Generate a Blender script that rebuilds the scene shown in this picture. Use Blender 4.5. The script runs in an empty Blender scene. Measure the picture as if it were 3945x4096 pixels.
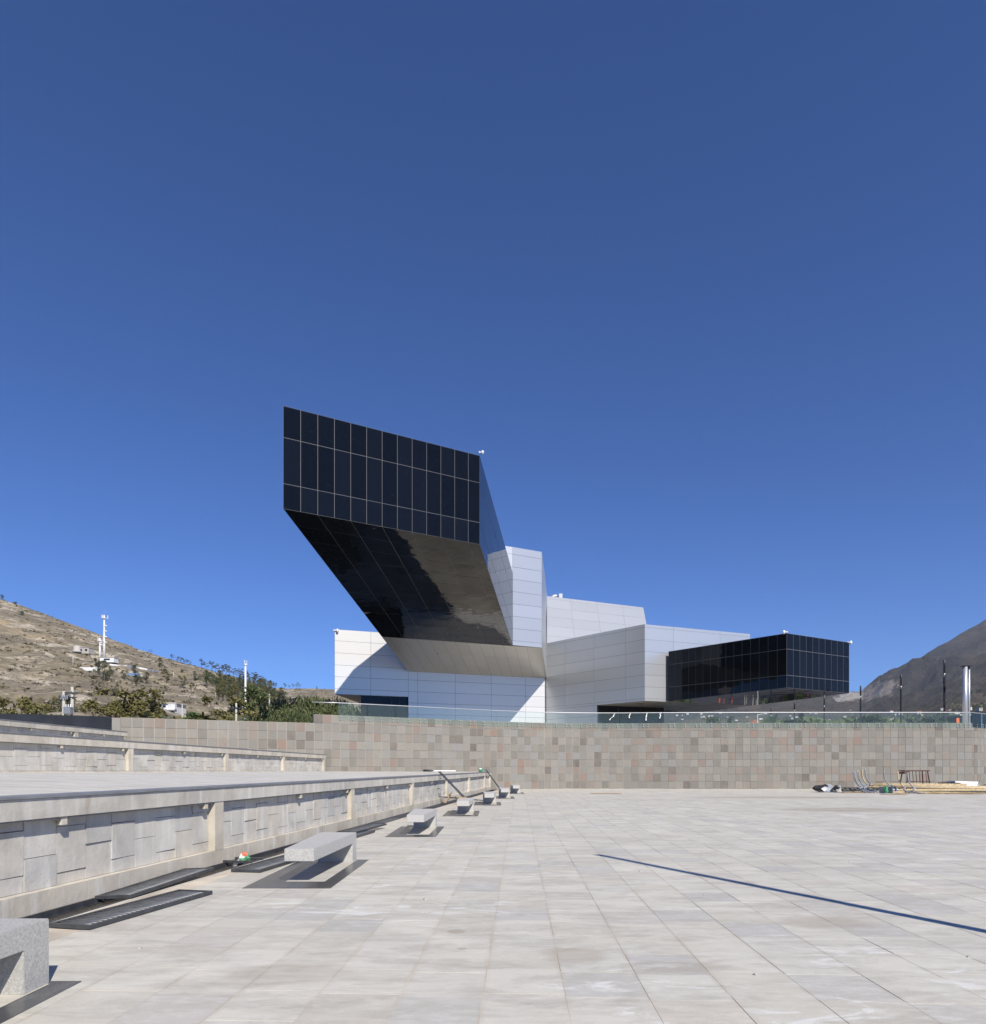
import bpy, bmesh, math, random
import numpy as np
from mathutils import Vector, Matrix
R = random.Random(7)
S = bpy.context.scene
COL = S.collection
# ------------------------------------------------------------------ camera, sky, sun, exposure
EYE = 1.66
F = 2730.0          # focal length in photo pixels (photo 3945 wide)
CX, HZ = 1972.5, 3070.0
cam = bpy.data.cameras.new('camera'); camo = bpy.data.objects.new('camera', cam); COL.objects.link(camo)
camo.location = (0, 0, EYE); camo.rotation_euler = (math.radians(90), 0, 0)
cam.sensor_fit = 'HORIZONTAL'; cam.sensor_width = 36; cam.lens = 36*F/3945
cam.shift_y = (HZ-2048)/3945; cam.clip_start = 0.1; cam.clip_end = 30000
S.camera = camo
SUN_AZ = math.radians(153.7)      # compass-like: x = sin, y = cos
SUN_EL = math.radians(42)
sdir = Vector((math.sin(SUN_AZ)*math.cos(SUN_EL), math.cos(SUN_AZ)*math.cos(SUN_EL), math.sin(SUN_EL)))
W = bpy.data.worlds.new('World'); S.world = W; W.use_nodes = True
wn = W.node_tree; wn.nodes.clear()
sky = wn.nodes.new('ShaderNodeTexSky'); sky.sky_type = 'NISHITA'; sky.sun_disc = False
sky.sun_elevation = SUN_EL; sky.sun_rotation = SUN_AZ
sky.altitude = 2400; sky.air_density = 1.0; sky.dust_density = 0.3; sky.ozone_density = 3.0
bg = wn.nodes.new('ShaderNodeBackground'); bg.inputs['Strength'].default_value = 0.071
wo = wn.nodes.new('ShaderNodeOutputWorld')
tintn = wn.nodes.new('ShaderNodeMix'); tintn.data_type = 'RGBA'; tintn.blend_type = 'MULTIPLY'; tintn.inputs[0].default_value = 1; tintn.inputs[7].default_value = (.44, .86, 1.50, 1)
wn.links.new(sky.outputs[0], tintn.inputs[6]); wn.links.new(tintn.outputs[2], bg.inputs['Color']); wn.links.new(bg.outputs[0], wo.inputs['Surface'])
sl = bpy.data.lights.new('sun', 'SUN'); sl.energy = 5.0; sl.angle = math.radians(0.53); sl.color = (1.0, 0.94, 0.845)
so = bpy.data.objects.new('sun', sl); COL.objects.link(so); so.rotation_euler = sdir.to_track_quat('Z', 'Y').to_euler()
S.view_settings.view_transform = 'Standard'; S.view_settings.look = 'None'
S.view_settings.exposure = 0.27; S.view_settings.gamma = 1; S.view_settings.use_curve_mapping = False
S.render.engine = 'CYCLES'
S.cycles.use_denoising = True; S.cycles.max_bounces = 7; S.cycles.transparent_max_bounces = 24
S.cycles.volume_bounces = 0; S.cycles.caustics_reflective = False; S.cycles.caustics_refractive = False

# ------------------------------------------------------------------ helpers
def pt(x, y, Y):
    """world point seen at photo pixel (x,y) when it stands Y metres ahead"""
    return Vector(((x-CX)*Y/F, Y, EYE+(HZ-y)*Y/F))
def gp(x, y, z=0.0):
    Y = (EYE-z)*F/(y-HZ); return Vector(((x-CX)*Y/F, Y, z))

class MB:
    def __init__(s): s.v = []; s.f = []; s.m = []; s.t = []
    def quad(s, a, b, c, d, m=0, t=0.0):
        i = len(s.v); s.v += [tuple(a), tuple(b), tuple(c), tuple(d)]; s.f.append((i, i+1, i+2, i+3)); s.m.append(m); s.t.append(t)
    def poly(s, ps, m=0, t=0.0):
        i = len(s.v); s.v += [tuple(p) for p in ps]; s.f.append(tuple(range(i, i+len(ps)))); s.m.append(m); s.t.append(t)
    def hexa(s, p, m=0, t=0.0, bottom=True):
        """p: 8 corners, 0-3 one face loop, 4-7 the opposite loop"""
        i = len(s.v); s.v += [tuple(q) for q in p]
        fs = [(4, 5, 6, 7), (0, 1, 5, 4), (1, 2, 6, 5), (2, 3, 7, 6), (3, 0, 4, 7)]
        if bottom: fs.append((3, 2, 1, 0))
        for f in fs: s.f.append(tuple(i+k for k in f)); s.m.append(m); s.t.append(t)
    def box(s, c, d, M=None, m=0, t=0.0, bottom=True, taper=1.0):
        x, y, z = d[0]/2, d[1]/2, d[2]/2
        P = [(-x, -y, -z), (x, -y, -z), (x, y, -z), (-x, y, -z), (-x*taper, -y*taper, z), (x*taper, -y*taper, z), (x*taper, y*taper, z), (-x*taper, y*taper, z)]
        c = Vector(c)
        P = [(c+(M @ Vector(q) if M else Vector(q))) for q in P]
        s.hexa(P, m, t, bottom)
    def tube(s, pts, r, n=8, m=0, cap=True, t=0.0):
        pts = [Vector(p) for p in pts]; rr = r if isinstance(r, (list, tuple)) else [r]*len(pts)
        base = len(s.v); up = None
        for k, p in enumerate(pts):
            d = (pts[min(k+1, len(pts)-1)]-pts[max(k-1, 0)]).normalized()
            if up is None: up = Vector((0, 0, 1)) if abs(d.z) < .9 else Vector((1, 0, 0))
            a = d.cross(up).normalized(); b = d.cross(a).normalized(); up = b.cross(d) if False else up
            for j in range(n):
                an = 2*math.pi*j/n; s.v.append(tuple(p+a*math.cos(an)*rr[k]+b*math.sin(an)*rr[k]))
        for k in range(len(pts)-1):
            for j in range(n):
                a0 = base+k*n+j; a1 = base+k*n+(j+1) % n
                s.f.append((a0, a1, a1+n, a0+n)); s.m.append(m); s.t.append(t)
        if cap:
            s.f.append(tuple(base+j for j in range(n))[::-1]); s.m.append(m); s.t.append(t)
            e = base+(len(pts)-1)*n; s.f.append(tuple(e+j for j in range(n))); s.m.append(m); s.t.append(t)
    def lathe(s, c, prof, n=12, m=0, M=None):
        base = len(s.v); c = Vector(c)
        for (r, z) in prof:
            for j in range(n):
                q = Vector((r*math.cos(2*math.pi*j/n), r*math.sin(2*math.pi*j/n), z)); s.v.append(tuple(c+(M @ q if M else q)))
        for k in range(len(prof)-1):
            for j in range(n):
                a = base+k*n+j; b = base+k*n+(j+1) % n
                s.f.append((a, b, b+n, a+n)); s.m.append(m); s.t.append(0.0)
        s.f.append(tuple(base+j for j in range(n))[::-1]); s.m.append(m); s.t.append(0.0)
        e = base+(len(prof)-1)*n; s.f.append(tuple(e+j for j in range(n))); s.m.append(m); s.t.append(0.0)
    def mesh(s, name, mats, smooth=False, fix=True):
        me = bpy.data.meshes.new(name); me.from_pydata(s.v, [], s.f)
        for m in (mats if isinstance(mats, (list, tuple)) else [mats]): me.materials.append(m)
        me.polygons.foreach_set('material_index', s.m)
        if any(s.t):
            a = me.attributes.new('tint', 'FLOAT', 'FACE'); a.data.foreach_set('value', s.t)
        if fix:
            bm = bmesh.new(); bm.from_mesh(me); bmesh.ops.recalc_face_normals(bm, faces=bm.faces); bm.to_mesh(me); bm.free()
        if smooth: me.polygons.foreach_set('use_smooth', [True]*len(me.polygons))
        me.update(); return me
    def build(s, name, mats, parent=None, smooth=False, fix=True):
        o = bpy.data.objects.new(name, s.mesh(name, mats, smooth, fix)); COL.objects.link(o)
        if parent: o.parent = parent
        return o
def tag(o, label=None, cat=None, group=None, kind=None):
    if label: o['label'] = label
    if cat: o['category'] = cat
    if group: o['group'] = group
    if kind: o['kind'] = kind
    return o
def empty(name, loc=(0, 0, 0), label=None, cat=None, group=None, rz=0):
    o = bpy.data.objects.new(name, None); COL.objects.link(o); o.location = loc; o.rotation_euler = (0, 0, rz)
    return tag(o, label, cat, group)
def obj(name, me, parent=None, loc=(0, 0, 0), rot=(0, 0, 0), sc=(1, 1, 1), mw=None):
    o = bpy.data.objects.new(name, me); COL.objects.link(o)
    if parent: o.parent = parent
    if mw is not None: o.matrix_basis = mw
    else: o.location = loc; o.rotation_euler = rot; o.scale = sc
    return o
def copy_tree(o, parent=None):
    c = o.copy(); COL.objects.link(c); c.parent = parent
    for ch in list(o.children): copy_tree(ch, c)
    return c

# ------------------------------------------------------------------ materials
def newmat(name):
    m = bpy.data.materials.new(name); m.use_nodes = True
    return m, m.node_tree, m.node_tree.nodes['Principled BSDF']
def nd(nt, typ, **kw):
    n = nt.nodes.new(typ)
    for k, v in kw.items():
        if k in ('op',): n.operation = v
        else: n.inputs[k].default_value = v
    return n
def ramp(nt, fac, stops, interp='LINEAR'):
    n = nt.nodes.new('ShaderNodeValToRGB'); n.color_ramp.interpolation = interp
    e = n.color_ramp.elements
    while len(e) > 1: e.remove(e[-1])
    e[0].position = stops[0][0]; e[0].color = (*stops[0][1], 1)
    for p, c in stops[1:]:
        q = e.new(p); q.color = (*c, 1)
    nt.links.new(fac, n.inputs[0]); return n.outputs[0]
def noise(nt, scale, detail=4, rough=.55, vec=None, dist=0.0):
    n = nt.nodes.new('ShaderNodeTexNoise'); n.inputs['Scale'].default_value = scale; n.inputs['Detail'].default_value = detail
    n.inputs['Roughness'].default_value = rough; n.inputs['Distortion'].default_value = dist
    if vec: nt.links.new(vec, n.inputs['Vector'])
    return n.outputs['Fac']
def pos(nt, scale=(1, 1, 1), rz=0, loc=(0, 0, 0)):
    g = nt.nodes.new('ShaderNodeNewGeometry'); m = nt.nodes.new('ShaderNodeMapping')
    m.inputs['Scale'].default_value = scale; m.inputs['Rotation'].default_value = (0, 0, rz); m.inputs['Location'].default_value = loc
    nt.links.new(g.outputs['Position'], m.inputs['Vector']); return m.outputs[0]
def mixc(nt, fac, a, b, mode='MIX'):
    n = nt.nodes.new('ShaderNodeMix'); n.data_type = 'RGBA'; n.blend_type = mode
    for k, v in ((0, fac), (6, a), (7, b)):
        if hasattr(v, 'is_linked') or hasattr(v, 'links'): nt.links.new(v, n.inputs[k])
        elif k == 0: n.inputs[0].default_value = v
        else: n.inputs[k].default_value = (*v, 1)
    return n.outputs[2]
def math_(nt, op, a, b=None, c=None):
    n = nt.nodes.new('ShaderNodeMath'); n.operation = op
    for k, v in enumerate((a, b, c)):
        if v is None: continue
        if isinstance(v, (int, float)): n.inputs[k].default_value = v
        else: nt.links.new(v, n.inputs[k])
    return n.outputs[0]
def bump(nt, bs, h, strength=.3, dist=.01):
    b = nt.nodes.new('ShaderNodeBump'); b.inputs['Strength'].default_value = strength; b.inputs['Distance'].default_value = dist
    nt.links.new(h, b.inputs['Height']); nt.links.new(b.outputs[0], bs.inputs['Normal'])
def rnd(nt):
    """per-piece random: object random + per-face 'tint'"""
    oi = nt.nodes.new('ShaderNodeObjectInfo'); at = nt.nodes.new('ShaderNodeAttribute'); at.attribute_name = 'tint'
    return math_(nt, 'FRACT', math_(nt, 'ADD', oi.outputs['Random'], at.outputs['Fac']))
def plain(name, c, rough=.6, metal=0.0, var=.12, scale=6, bmp=0.0, spec=.5):
    m, nt, b = newmat(name)
    v = pos(nt); n = noise(nt, scale, 5, .6, v)
    lo = tuple(x*(1-var) for x in c); hi = tuple(min(1, x*(1+var)) for x in c)
    nt.links.new(ramp(nt, n, [(.3, lo), (.7, hi)]), b.inputs['Base Color'])
    b.inputs['Roughness'].default_value = rough; b.inputs['Metallic'].default_value = metal
    b.inputs['Specular IOR Level'].default_value = spec
    if bmp: bump(nt, b, noise(nt, scale*6, 4, .6, v), bmp, .01)
    return m

def m_paving(name='paving_stone', tinted=True):
    m, nt, b = newmat(name)
    p = pos(nt, (1, 1, 1), math.radians(2.2)); r = rnd(nt)
    base = ramp(nt, r, [(0, (.54, .51, .44)), (.3, (.60, .575, .505)), (.55, (.63, .60, .53)), (.78, (.56, .54, .49)), (.9, (.47, .455, .43)), (1, (.60, .55, .48))])
    big = noise(nt, .35, 4, .6, p); mid = noise(nt, 1.7, 8, .72, pos(nt, (.6, 1.9, 1), math.radians(2.2)), .5)
    c = mixc(nt, ramp(nt, mid, [(.44, (0, 0, 0)), (.66, (.85, .85, .85))]), base, (.41, .385, .335))
    mid2 = noise(nt, 5.5, 7, .75, pos(nt, (.8, 1.5, 1), 0, (4, 9, 0)), .3)
    c = mixc(nt, ramp(nt, mid2, [(.48, (0, 0, 0)), (.7, (.5, .5, .5))]), c, (.70, .685, .63))
    mp = nt.nodes.new('ShaderNodeMapping'); g2 = nt.nodes.new('ShaderNodeNewGeometry'); nt.links.new(g2.outputs['Position'], mp.inputs[0])
    rr_ = math.radians(2.2); ox, oy = -.03602, 4.41722
    ox, oy = (1913-CX)*EYE/(4096-HZ), EYE*F/(4096-HZ)
    mp.inputs['Rotation'].default_value = (0, 0, rr_); mp.inputs['Location'].default_value = (-(ox*math.cos(rr_)-oy*math.sin(rr_)), -(ox*math.sin(rr_)+oy*math.cos(rr_)), 0)
    sx = nt.nodes.new('ShaderNodeSeparateXYZ'); nt.links.new(mp.outputs[0], sx.inputs[0])
    def edge(o_, w0, w1): return ramp(nt, math_(nt, 'ABSOLUTE', math_(nt, 'SUBTRACT', math_(nt, 'FRACT', math_(nt, 'DIVIDE', o_, .6)), .5)), [(w0, (0, 0, 0)), (w1, (1, 1, 1))])
    dj = noise(nt, 2.3, 6, .7, pos(nt, (1, 1, 1), 0, (8, 3, 0)))
    ej = math_(nt, 'MULTIPLY', edge(sx.outputs['X'], .43, .5), ramp(nt, dj, [(.44, (0, 0, 0)), (.62, (.55, .55, .55))]))
    c = mixc(nt, ej, c, (.42, .37, .295))
    c = mixc(nt, ramp(nt, big, [(.48, (0, 0, 0)), (.72, (.45, .45, .45))]), c, (.47, .445, .40))
    # pale salt bloom in patches along some of the joints
    ef = noise(nt, 1.6, 7, .7, pos(nt, (.7, 1.9, 1), math.radians(2.2), (3.3, 1.7, 0)), .9)
    zone = noise(nt, .22, 2, .5, pos(nt, (1, 1, 1), 0, (7.1, 2.4, 0)))
    efm = math_(nt, 'MULTIPLY', ramp(nt, ef, [(.56, (0, 0, 0)), (.63, (1, 1, 1))]), ramp(nt, zone, [(.49, (0, 0, 0)), (.58, (.55, .55, .55))]))
    c = mixc(nt, efm, c, (.80, .80, .78))
    # brown dried mud patches far out
    mud = noise(nt, .13, 5, .6, pos(nt, (.5, 1.0, 1), 0, (1.7, 9.4, 0)), .5)
    c = mixc(nt, ramp(nt, mud, [(.58, (0, 0, 0)), (.72, (.6, .6, .6))]), c, (.42, .36, .285))
    def spot(c, at, a, b_, f_, colr):
        m3 = nt.nodes.new('ShaderNodeMapping'); m3.vector_type = 'TEXTURE'; m3.inputs['Location'].default_value = at; m3.inputs['Scale'].default_value = (a, b_, 1)
        nt.links.new(g2.outputs['Position'], m3.inputs[0]); ln = nt.nodes.new('ShaderNodeVectorMath'); ln.operation = 'LENGTH'; nt.links.new(m3.outputs[0], ln.inputs[0])
        return mixc(nt, ramp(nt, math_(nt, 'ADD', ln.outputs['Value'], math_(nt, 'MULTIPLY', math_(nt, 'SUBTRACT', noise(nt, 3, 5, .6, p), .5), .8)), [(.6, (f_, f_, f_)), (1.1, (0, 0, 0))]), c, colr)
    for (x_, y_, a_, b_, f_) in [(1828, 3726, .11, .10, .6), (1850, 3795, .06, .05, .5), (3420, 3240, 3.5, 1.6, .55), (3140, 3190, 6, 1.5, .5), (2700, 3870, .5, .25, .35), (3300, 3690, .6, .4, .4), (2300, 3820, .35, .3, .4), (1150, 3900, .6, .4, .3)]:
        q_ = gp(x_, y_); c = spot(c, (q_.x, q_.y, 0), a_, b_, f_, (.33, .28, .21))
    fine = noise(nt, 90, 3, .7, p)
    c = mixc(nt, ramp(nt, fine, [(.35, (0, 0, 0)), (.75, (.22, .22, .22))]), c, (.22, .21, .2))
    c = mixc(nt, 1.0, c, (.985, .985, .97), 'MULTIPLY')
    nt.links.new(c, b.inputs['Base Color']); b.inputs['Roughness'].default_value = .62
    b.inputs['Specular IOR Level'].default_value = .35
    bump(nt, b, noise(nt, 55, 5, .7, p), .35, .004)
    return m
def m_concrete(name, c=(.52, .49, .43), rust=True):
    m, nt, b = newmat(name)
    p = pos(nt); r = rnd(nt)
    dk = tuple(x*.78 for x in c); lt = tuple(min(1, x*1.18) for x in c)
    n1 = noise(nt, 1.3, 7, .65, p, .3)
    col = ramp(nt, n1, [(.3, dk), (.5, c), (.7, lt)])
    per = ramp(nt, r, [(0, (.86, .87, .89)), (.5, (1, 1, 1)), (1, (1.0, .965, .92))])
    col = mixc(nt, 1.0, col, per, 'MULTIPLY')
    st = noise(nt, 3.0, 5, .6, pos(nt, (1.5, 1.5, .18)), .2)
    col = mixc(nt, ramp(nt, st, [(.52, (0, 0, 0)), (.68, (.55, .55, .55))]), col, (.68, .67, .63))
    st2 = noise(nt, 2.2, 4, .6, pos(nt, (1.4, 1.4, .25), 0, (5, 2, 1)), .4)
    col = mixc(nt, ramp(nt, st2, [(.55, (0, 0, 0)), (.75, (.6, .6, .6))]), col, tuple(x*.6 for x in c))
    if rust:
        ru = noise(nt, 1.1, 2, .5, pos(nt, (1.2, 1.2, .1), 0, (2.6, 7.3, 0)))
        col = mixc(nt, ramp(nt, ru, [(.71, (0, 0, 0)), (.76, (.6, .6, .6))]), col, (.22, .12, .05))
    nt.links.new(col, b.inputs['Base Color']); b.inputs['Roughness'].default_value = .85
    b.inputs['Specular IOR Level'].default_value = .2
    bump(nt, b, noise(nt, 11, 8, .75, p), .6, .014)
    return m
def m_walltile():
    m, nt, b = newmat('stone_tile'); r = rnd(nt); p = pos(nt)
    col = ramp(nt, r, [(0, (.25, .24, .215)), (.16, (.285, .272, .24)), (.3, (.205, .195, .17)), (.42, (.30, .285, .25)), (.52, (.25, .238, .21)),
                       (.64, (.275, .235, .20)), (.72, (.23, .22, .195)), (.80, (.275, .275, .265)), (.87, (.265, .20, .17)), (.92, (.17, .15, .13)), (.965, (.135, .118, .105)), (.985, (.28, .195, .155))], 'CONSTANT')
    n = noise(nt, 3.5, 6, .65, pos(nt, (1, 1, .6)), .6)
    col = mixc(nt, ramp(nt, n, [(.3, (.0, .0, .0)), (.7, (.45, .45, .45))]), col, (.26, .24, .205))
    wz = noise(nt, .9, 5, .65, pos(nt, (1, 1, .35), 0, (3, 1, 2)), .5)
    col = mixc(nt, ramp(nt, wz, [(.48, (0, 0, 0)), (.7, (.4, .4, .4))]), col, (.31, .29, .25))
    col = mixc(nt, 1.0, col, (.90, .89, .885), 'MULTIPLY')
    n2 = noise(nt, 5, 5, .6, pos(nt, (1.6, 1.6, .35)), .4)
    col = mixc(nt, ramp(nt, n2, [(.5, (0, 0, 0)), (.8, (.5, .5, .5))]), col, (.19, .175, .15))
    nt.links.new(col, b.inputs['Base Color']); b.inputs['Roughness'].default_value = .75
    b.inputs['Specular IOR Level'].default_value = .3
    bump(nt, b, noise(nt, 9, 7, .7, p), .3, .01)
    return m
def m_glass(name='black_glass', ior=1.52, wob=.0025):
    m, nt, b = newmat(name); p = pos(nt); r = rnd(nt)
    col = ramp(nt, r, [(0, (.0035, .0045, .006)), (1, (.006, .008, .012))])
    sm = noise(nt, 1.7, 6, .7, p, 1.0)
    col = mixc(nt, ramp(nt, sm, [(.62, (0, 0, 0)), (.8, (.06, .06, .06))]), col, (.3, .33, .36))
    nt.links.new(col, b.inputs['Base Color'])
    b.inputs['Roughness'].default_value = .025; b.inputs['IOR'].default_value = ior
    bump(nt, b, noise(nt, .55, 2, .5, p), .5, wob*10)
    return m
def m_metal(name, c, rough, metal, var=.05):
    m, nt, b = newmat(name); p = pos(nt); r = rnd(nt)
    a = tuple(x*(1-var) for x in c); z = tuple(min(1, x*(1+var)) for x in c)
    col = ramp(nt, r, [(0, a), (1, z)])
    n = noise(nt, .9, 6, .6, p, .6)
    col = mixc(nt, ramp(nt, n, [(.5, (0, 0, 0)), (.85, (.08, .08, .08))]), col, tuple(min(1, x*1.25) for x in c))
    nt.links.new(col, b.inputs['Base Color']); b.inputs['Metallic'].default_value = metal
    b.inputs['Roughness'].default_value = rough
    return m
def m_clear():
    m, nt, b = newmat('clear_glass'); nt.nodes.remove(b)
    out = nt.nodes['Material Output']
    tr = nt.nodes.new('ShaderNodeBsdfTransparent'); tr.inputs[0].default_value = (.955, .985, .975, 1)
    gl = nt.nodes.new('ShaderNodeBsdfGlossy'); gl.inputs['Roughness'].default_value = .02; gl.inputs[0].default_value = (.9, .97, .95, 1)
    df = nt.nodes.new('ShaderNodeBsdfDiffuse'); df.inputs[0].default_value = (.55, .68, .64, 1)
    fr = nt.nodes.new('ShaderNodeFresnel'); fr.inputs[0].default_value = 1.25
    m1 = nt.nodes.new('ShaderNodeMixShader'); m2 = nt.nodes.new('ShaderNodeMixShader'); m1.inputs[0].default_value = .035
    nt.links.new(tr.outputs[0], m1.inputs[1]); nt.links.new(df.outputs[0], m1.inputs[2])
    nt.links.new(fr.outputs[0], m2.inputs[0]); nt.links.new(m1.outputs[0], m2.inputs[1]); nt.links.new(gl.outputs[0], m2.inputs[2])
    nt.links.new(m2.outputs[0], out.inputs[0]); return m
def m_hill():
    m, nt, b = newmat('dry_hill'); p = pos(nt); g = nt.nodes.new('ShaderNodeNewGeometry')
    n1 = noise(nt, .022, 8, .68, pos(nt, (1, .6, 2.2)), .5); n2 = noise(nt, .11, 8, .75, p, .3); n3 = noise(nt, .55, 6, .75, p)
    c = ramp(nt, n1, [(.3, (.21, .175, .125)), (.45, (.295, .245, .17)), (.55, (.18, .155, .125)), (.68, (.31, .265, .19))])
    c = mixc(nt, ramp(nt, n2, [(.46, (0, 0, 0)), (.62, (.8, .8, .8))]), c, (.15, .13, .095))
    rk = noise(nt, .035, 9, .72, pos(nt, (.8, .8, 3.2), 0, (31, 4, 0)), .8)
    c = mixc(nt, ramp(nt, rk, [(.52, (0, 0, 0)), (.58, (.9, .9, .9))]), c, (.48, .42, .34))
    oc = noise(nt, .012, 4, .6, pos(nt, (1, 1, 2), 0, (3, 14, 0)), .5)
    c = mixc(nt, ramp(nt, oc, [(.6, (0, 0, 0)), (.7, (.6, .6, .6))]), c, (.52, .385, .23))
    c = mixc(nt, ramp(nt, n3, [(.40, (.6, .6, .6)), (.55, (0, 0, 0))]), c, (.13, .12, .08))
    nt.links.new(c, b.inputs['Base Color']); b.inputs['Roughness'].default_value = .95; b.inputs['Specular IOR Level'].default_value = .05
    bump(nt, b, math_(nt, 'ADD', n2, math_(nt, 'MULTIPLY', n3, .3)), .6, 2.5)
    return m
def m_mount():
    m, nt, b = newmat('mountain_slope'); p = pos(nt)
    n1 = noise(nt, .0016, 8, .65, p, .4); n2 = noise(nt, .012, 8, .7, p, .3)
    c = ramp(nt, n1, [(.32, (.05, .048, .04)), (.5, (.075, .066, .055)), (.62, (.11, .09, .065)), (.75, (.07, .07, .045))])
    c = mixc(nt, ramp(nt, n2, [(.5, (0, 0, 0)), (.7, (.7, .7, .7))]), c, (.035, .037, .03))
    # two bare quarry scars and fields low down
    g = nt.nodes.new('ShaderNodeNewGeometry')
    def scar(c, at, sx, sy, sz, rz, w, colr):
        mp = nt.nodes.new('ShaderNodeMapping'); mp.vector_type = 'TEXTURE'
        mp.inputs['Location'].default_value = at; mp.inputs['Scale'].default_value = (sx, sy, sz); mp.inputs['Rotation'].default_value = (0, rz, 0)
        nt.links.new(g.outputs['Position'], mp.inputs[0])
        ln = nt.nodes.new('ShaderNodeVectorMath'); ln.operation = 'LENGTH'; nt.links.new(mp.outputs[0], ln.inputs[0])
        e = math_(nt, 'ADD', ln.outputs['Value'], math_(nt, 'MULTIPLY', math_(nt, 'SUBTRACT', noise(nt, .012, 7, .75, p, .5), .5), w))
        return mixc(nt, ramp(nt, e, [(.75, (1, 1, 1)), (1.05, (0, 0, 0))]), c, colr)
    q = PM(3535, 2752); c = scar(c, q, 95, 500, 24, math.radians(-38), 3.4, (.25, .215, .19))
    q = PM(3395, 2788); c = scar(c, q, 95, 600, 28, math.radians(-12), 2.6, (.36, .34, .31))
    fl = noise(nt, .004, 6, .6, pos(nt, (1, 1, 3)), .2)
    mk = nt.nodes.new('ShaderNodeSeparateXYZ'); nt.links.new(g.outputs['Position'], mk.inputs[0])
    low = ramp(nt, math_(nt, 'DIVIDE', mk.outputs['Z'], 500), [(.2, (1, 1, 1)), (.55, (0, 0, 0))])
    c = mixc(nt, math_(nt, 'MULTIPLY', low, ramp(nt, fl, [(.5, (0, 0, 0)), (.62, (.8, .8, .8))])), c, (.26, .20, .12))
    nt.links.new(c, b.inputs['Base Color']); b.inputs['Roughness'].default_value = .95; b.inputs['Specular IOR Level'].default_value = .03
    bump(nt, b, n2, 1.0, 60.0)
    return m
def m_leaf(name, a, z):
    m, nt, b = newmat(name); p = pos(nt)
    n = noise(nt, .9, 3, .6, p); oi = nt.nodes.new('ShaderNodeObjectInfo')
    c = ramp(nt, n, [(.3, a), (.7, z)])
    c = mixc(nt, math_(nt, 'MULTIPLY', oi.outputs['Random'], .35), c, tuple(x*1.5 for x in (a[0]*1.15, a[1], a[2])))
    nt.links.new(c, b.inputs['Base Color']); b.inputs['Roughness'].default_value = .55; b.inputs['Specular IOR Level'].default_value = .3
    return m

M = {}
M['pave'] = m_paving()
M['grout'] = plain('grout', (.50, .44, .36), .95, 0, .3, 1.3, .2)
M['conc'] = m_concrete('concrete'); M['conc2'] = m_concrete('concrete_block', (.53, .51, .465), False)
M['concw'] = m_concrete('concrete_warm', (.56, .51, .42), False)
M['cope'] = plain('slate_coping', (.19, .20, .215), .6, 0, .2, 4, .2)
M['tile'] = m_walltile(); M['mortar'] = plain('wall_mortar', (.46, .42, .36), .95, 0, .15, 5, .2)
M['glass'] = m_glass(ior=1.33); M['glassu'] = m_glass('black_glass_soffit', 1.35, .008); M['glassb'] = m_glass('smooth_black_glass_soffit', 1.42, .004); M['mull'] = plain('pale_sealant', (.13, .13, .135), .5, 0, .1, 5)
M['silver'] = m_metal('silver_cladding', (.58, .595, .605), .38, .62, .035)
M['white'] = m_metal('white_cladding', (.76, .755, .745), .33, .35, .02)
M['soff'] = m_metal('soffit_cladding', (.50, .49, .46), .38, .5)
M['seam'] = plain('dark_seam', (.10, .10, .105), .8)
M['granite'] = plain('grey_granite', (.50, .49, .465), .8, 0, .26, 60, .8)
def m_pad():
    m, nt, b = newmat('dark_polished_granite'); p = pos(nt)
    c = mixc(nt, ramp(nt, noise(nt, 1.3, 7, .7, p, .8), [(.52, (0, 0, 0)), (.72, (.3, .3, .3))]), (.07, .072, .076), (.36, .355, .34))
    nt.links.new(c, b.inputs['Base Color']); b.inputs['Roughness'].default_value = .22
    return m
M['pad'] = m_pad()
M['iron'] = plain('black_iron', (.05, .054, .062), .4, .1, .3, 8, .15); M['ironb'] = plain('paler_iron', (.10, .105, .115), .4, .1, .3, 8)  # paler iron for the single grate bars, for contrast with their frames
M['clear'] = m_clear(); M['steel'] = plain('brushed_steel', (.55, .56, .58), .45, .7, .05)
M['black'] = plain('black_paint', (.012, .012, .014), .4, 0, .1)
M['whitep'] = plain('white_paint', (.72, .72, .71), .6, 0, .08, 2)
M['pconc'] = plain('pole_concrete', (.42, .40, .37), .9, 0, .12, 3)
M['redsteel'] = plain('red_oxide_steel', (.085, .035, .03), .7, 0, .2)
M['wrap'] = plain('yellow_wrap', (.50, .40, .24), .7, 0, .3, 5)
M['gal'] = plain('galvanised_pipe', (.30, .32, .36), .5, .3, .1)
M['card'] = plain('cardboard', (.40, .26, .13), .9, 0, .2)
M['green'] = plain('green_print', (.05, .26, .12), .7, 0, .3, 14); M['red'] = plain('red_print', (.5, .14, .08), .7, 0, .3, 14)
M['wood'] = plain('raw_timber', (.38, .28, .17), .85, 0, .3, 20)
M['bark'] = plain('bark', (.16, .13, .10), .95, 0, .3, 3)
M['leafg'] = m_leaf('leaf_grey_green', (.050, .062, .032), (.105, .115, .06))
M['leafd'] = m_leaf('leaf_deep_green', (.045, .062, .022), (.10, .12, .042))
M['leafo'] = m_leaf('leaf_olive', (.08, .08, .025), (.17, .155, .05))
M['leafb'] = m_leaf('leaf_bright', (.05, .095, .025), (.085, .14, .04))
M['scrub'] = m_leaf('scrub_leaf', (.09, .08, .05), (.16, .14, .085))
M['window'] = plain('window_dark', (.02, .022, .025), .2)
M['brickred'] = plain('red_roof', (.30, .10, .06), .85, 0, .2, 2)
M['orange'] = plain('orange_cloth', (.75, .13, .02), .7); M['navy'] = plain('navy_cloth', (.02, .035, .09), .8)
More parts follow.
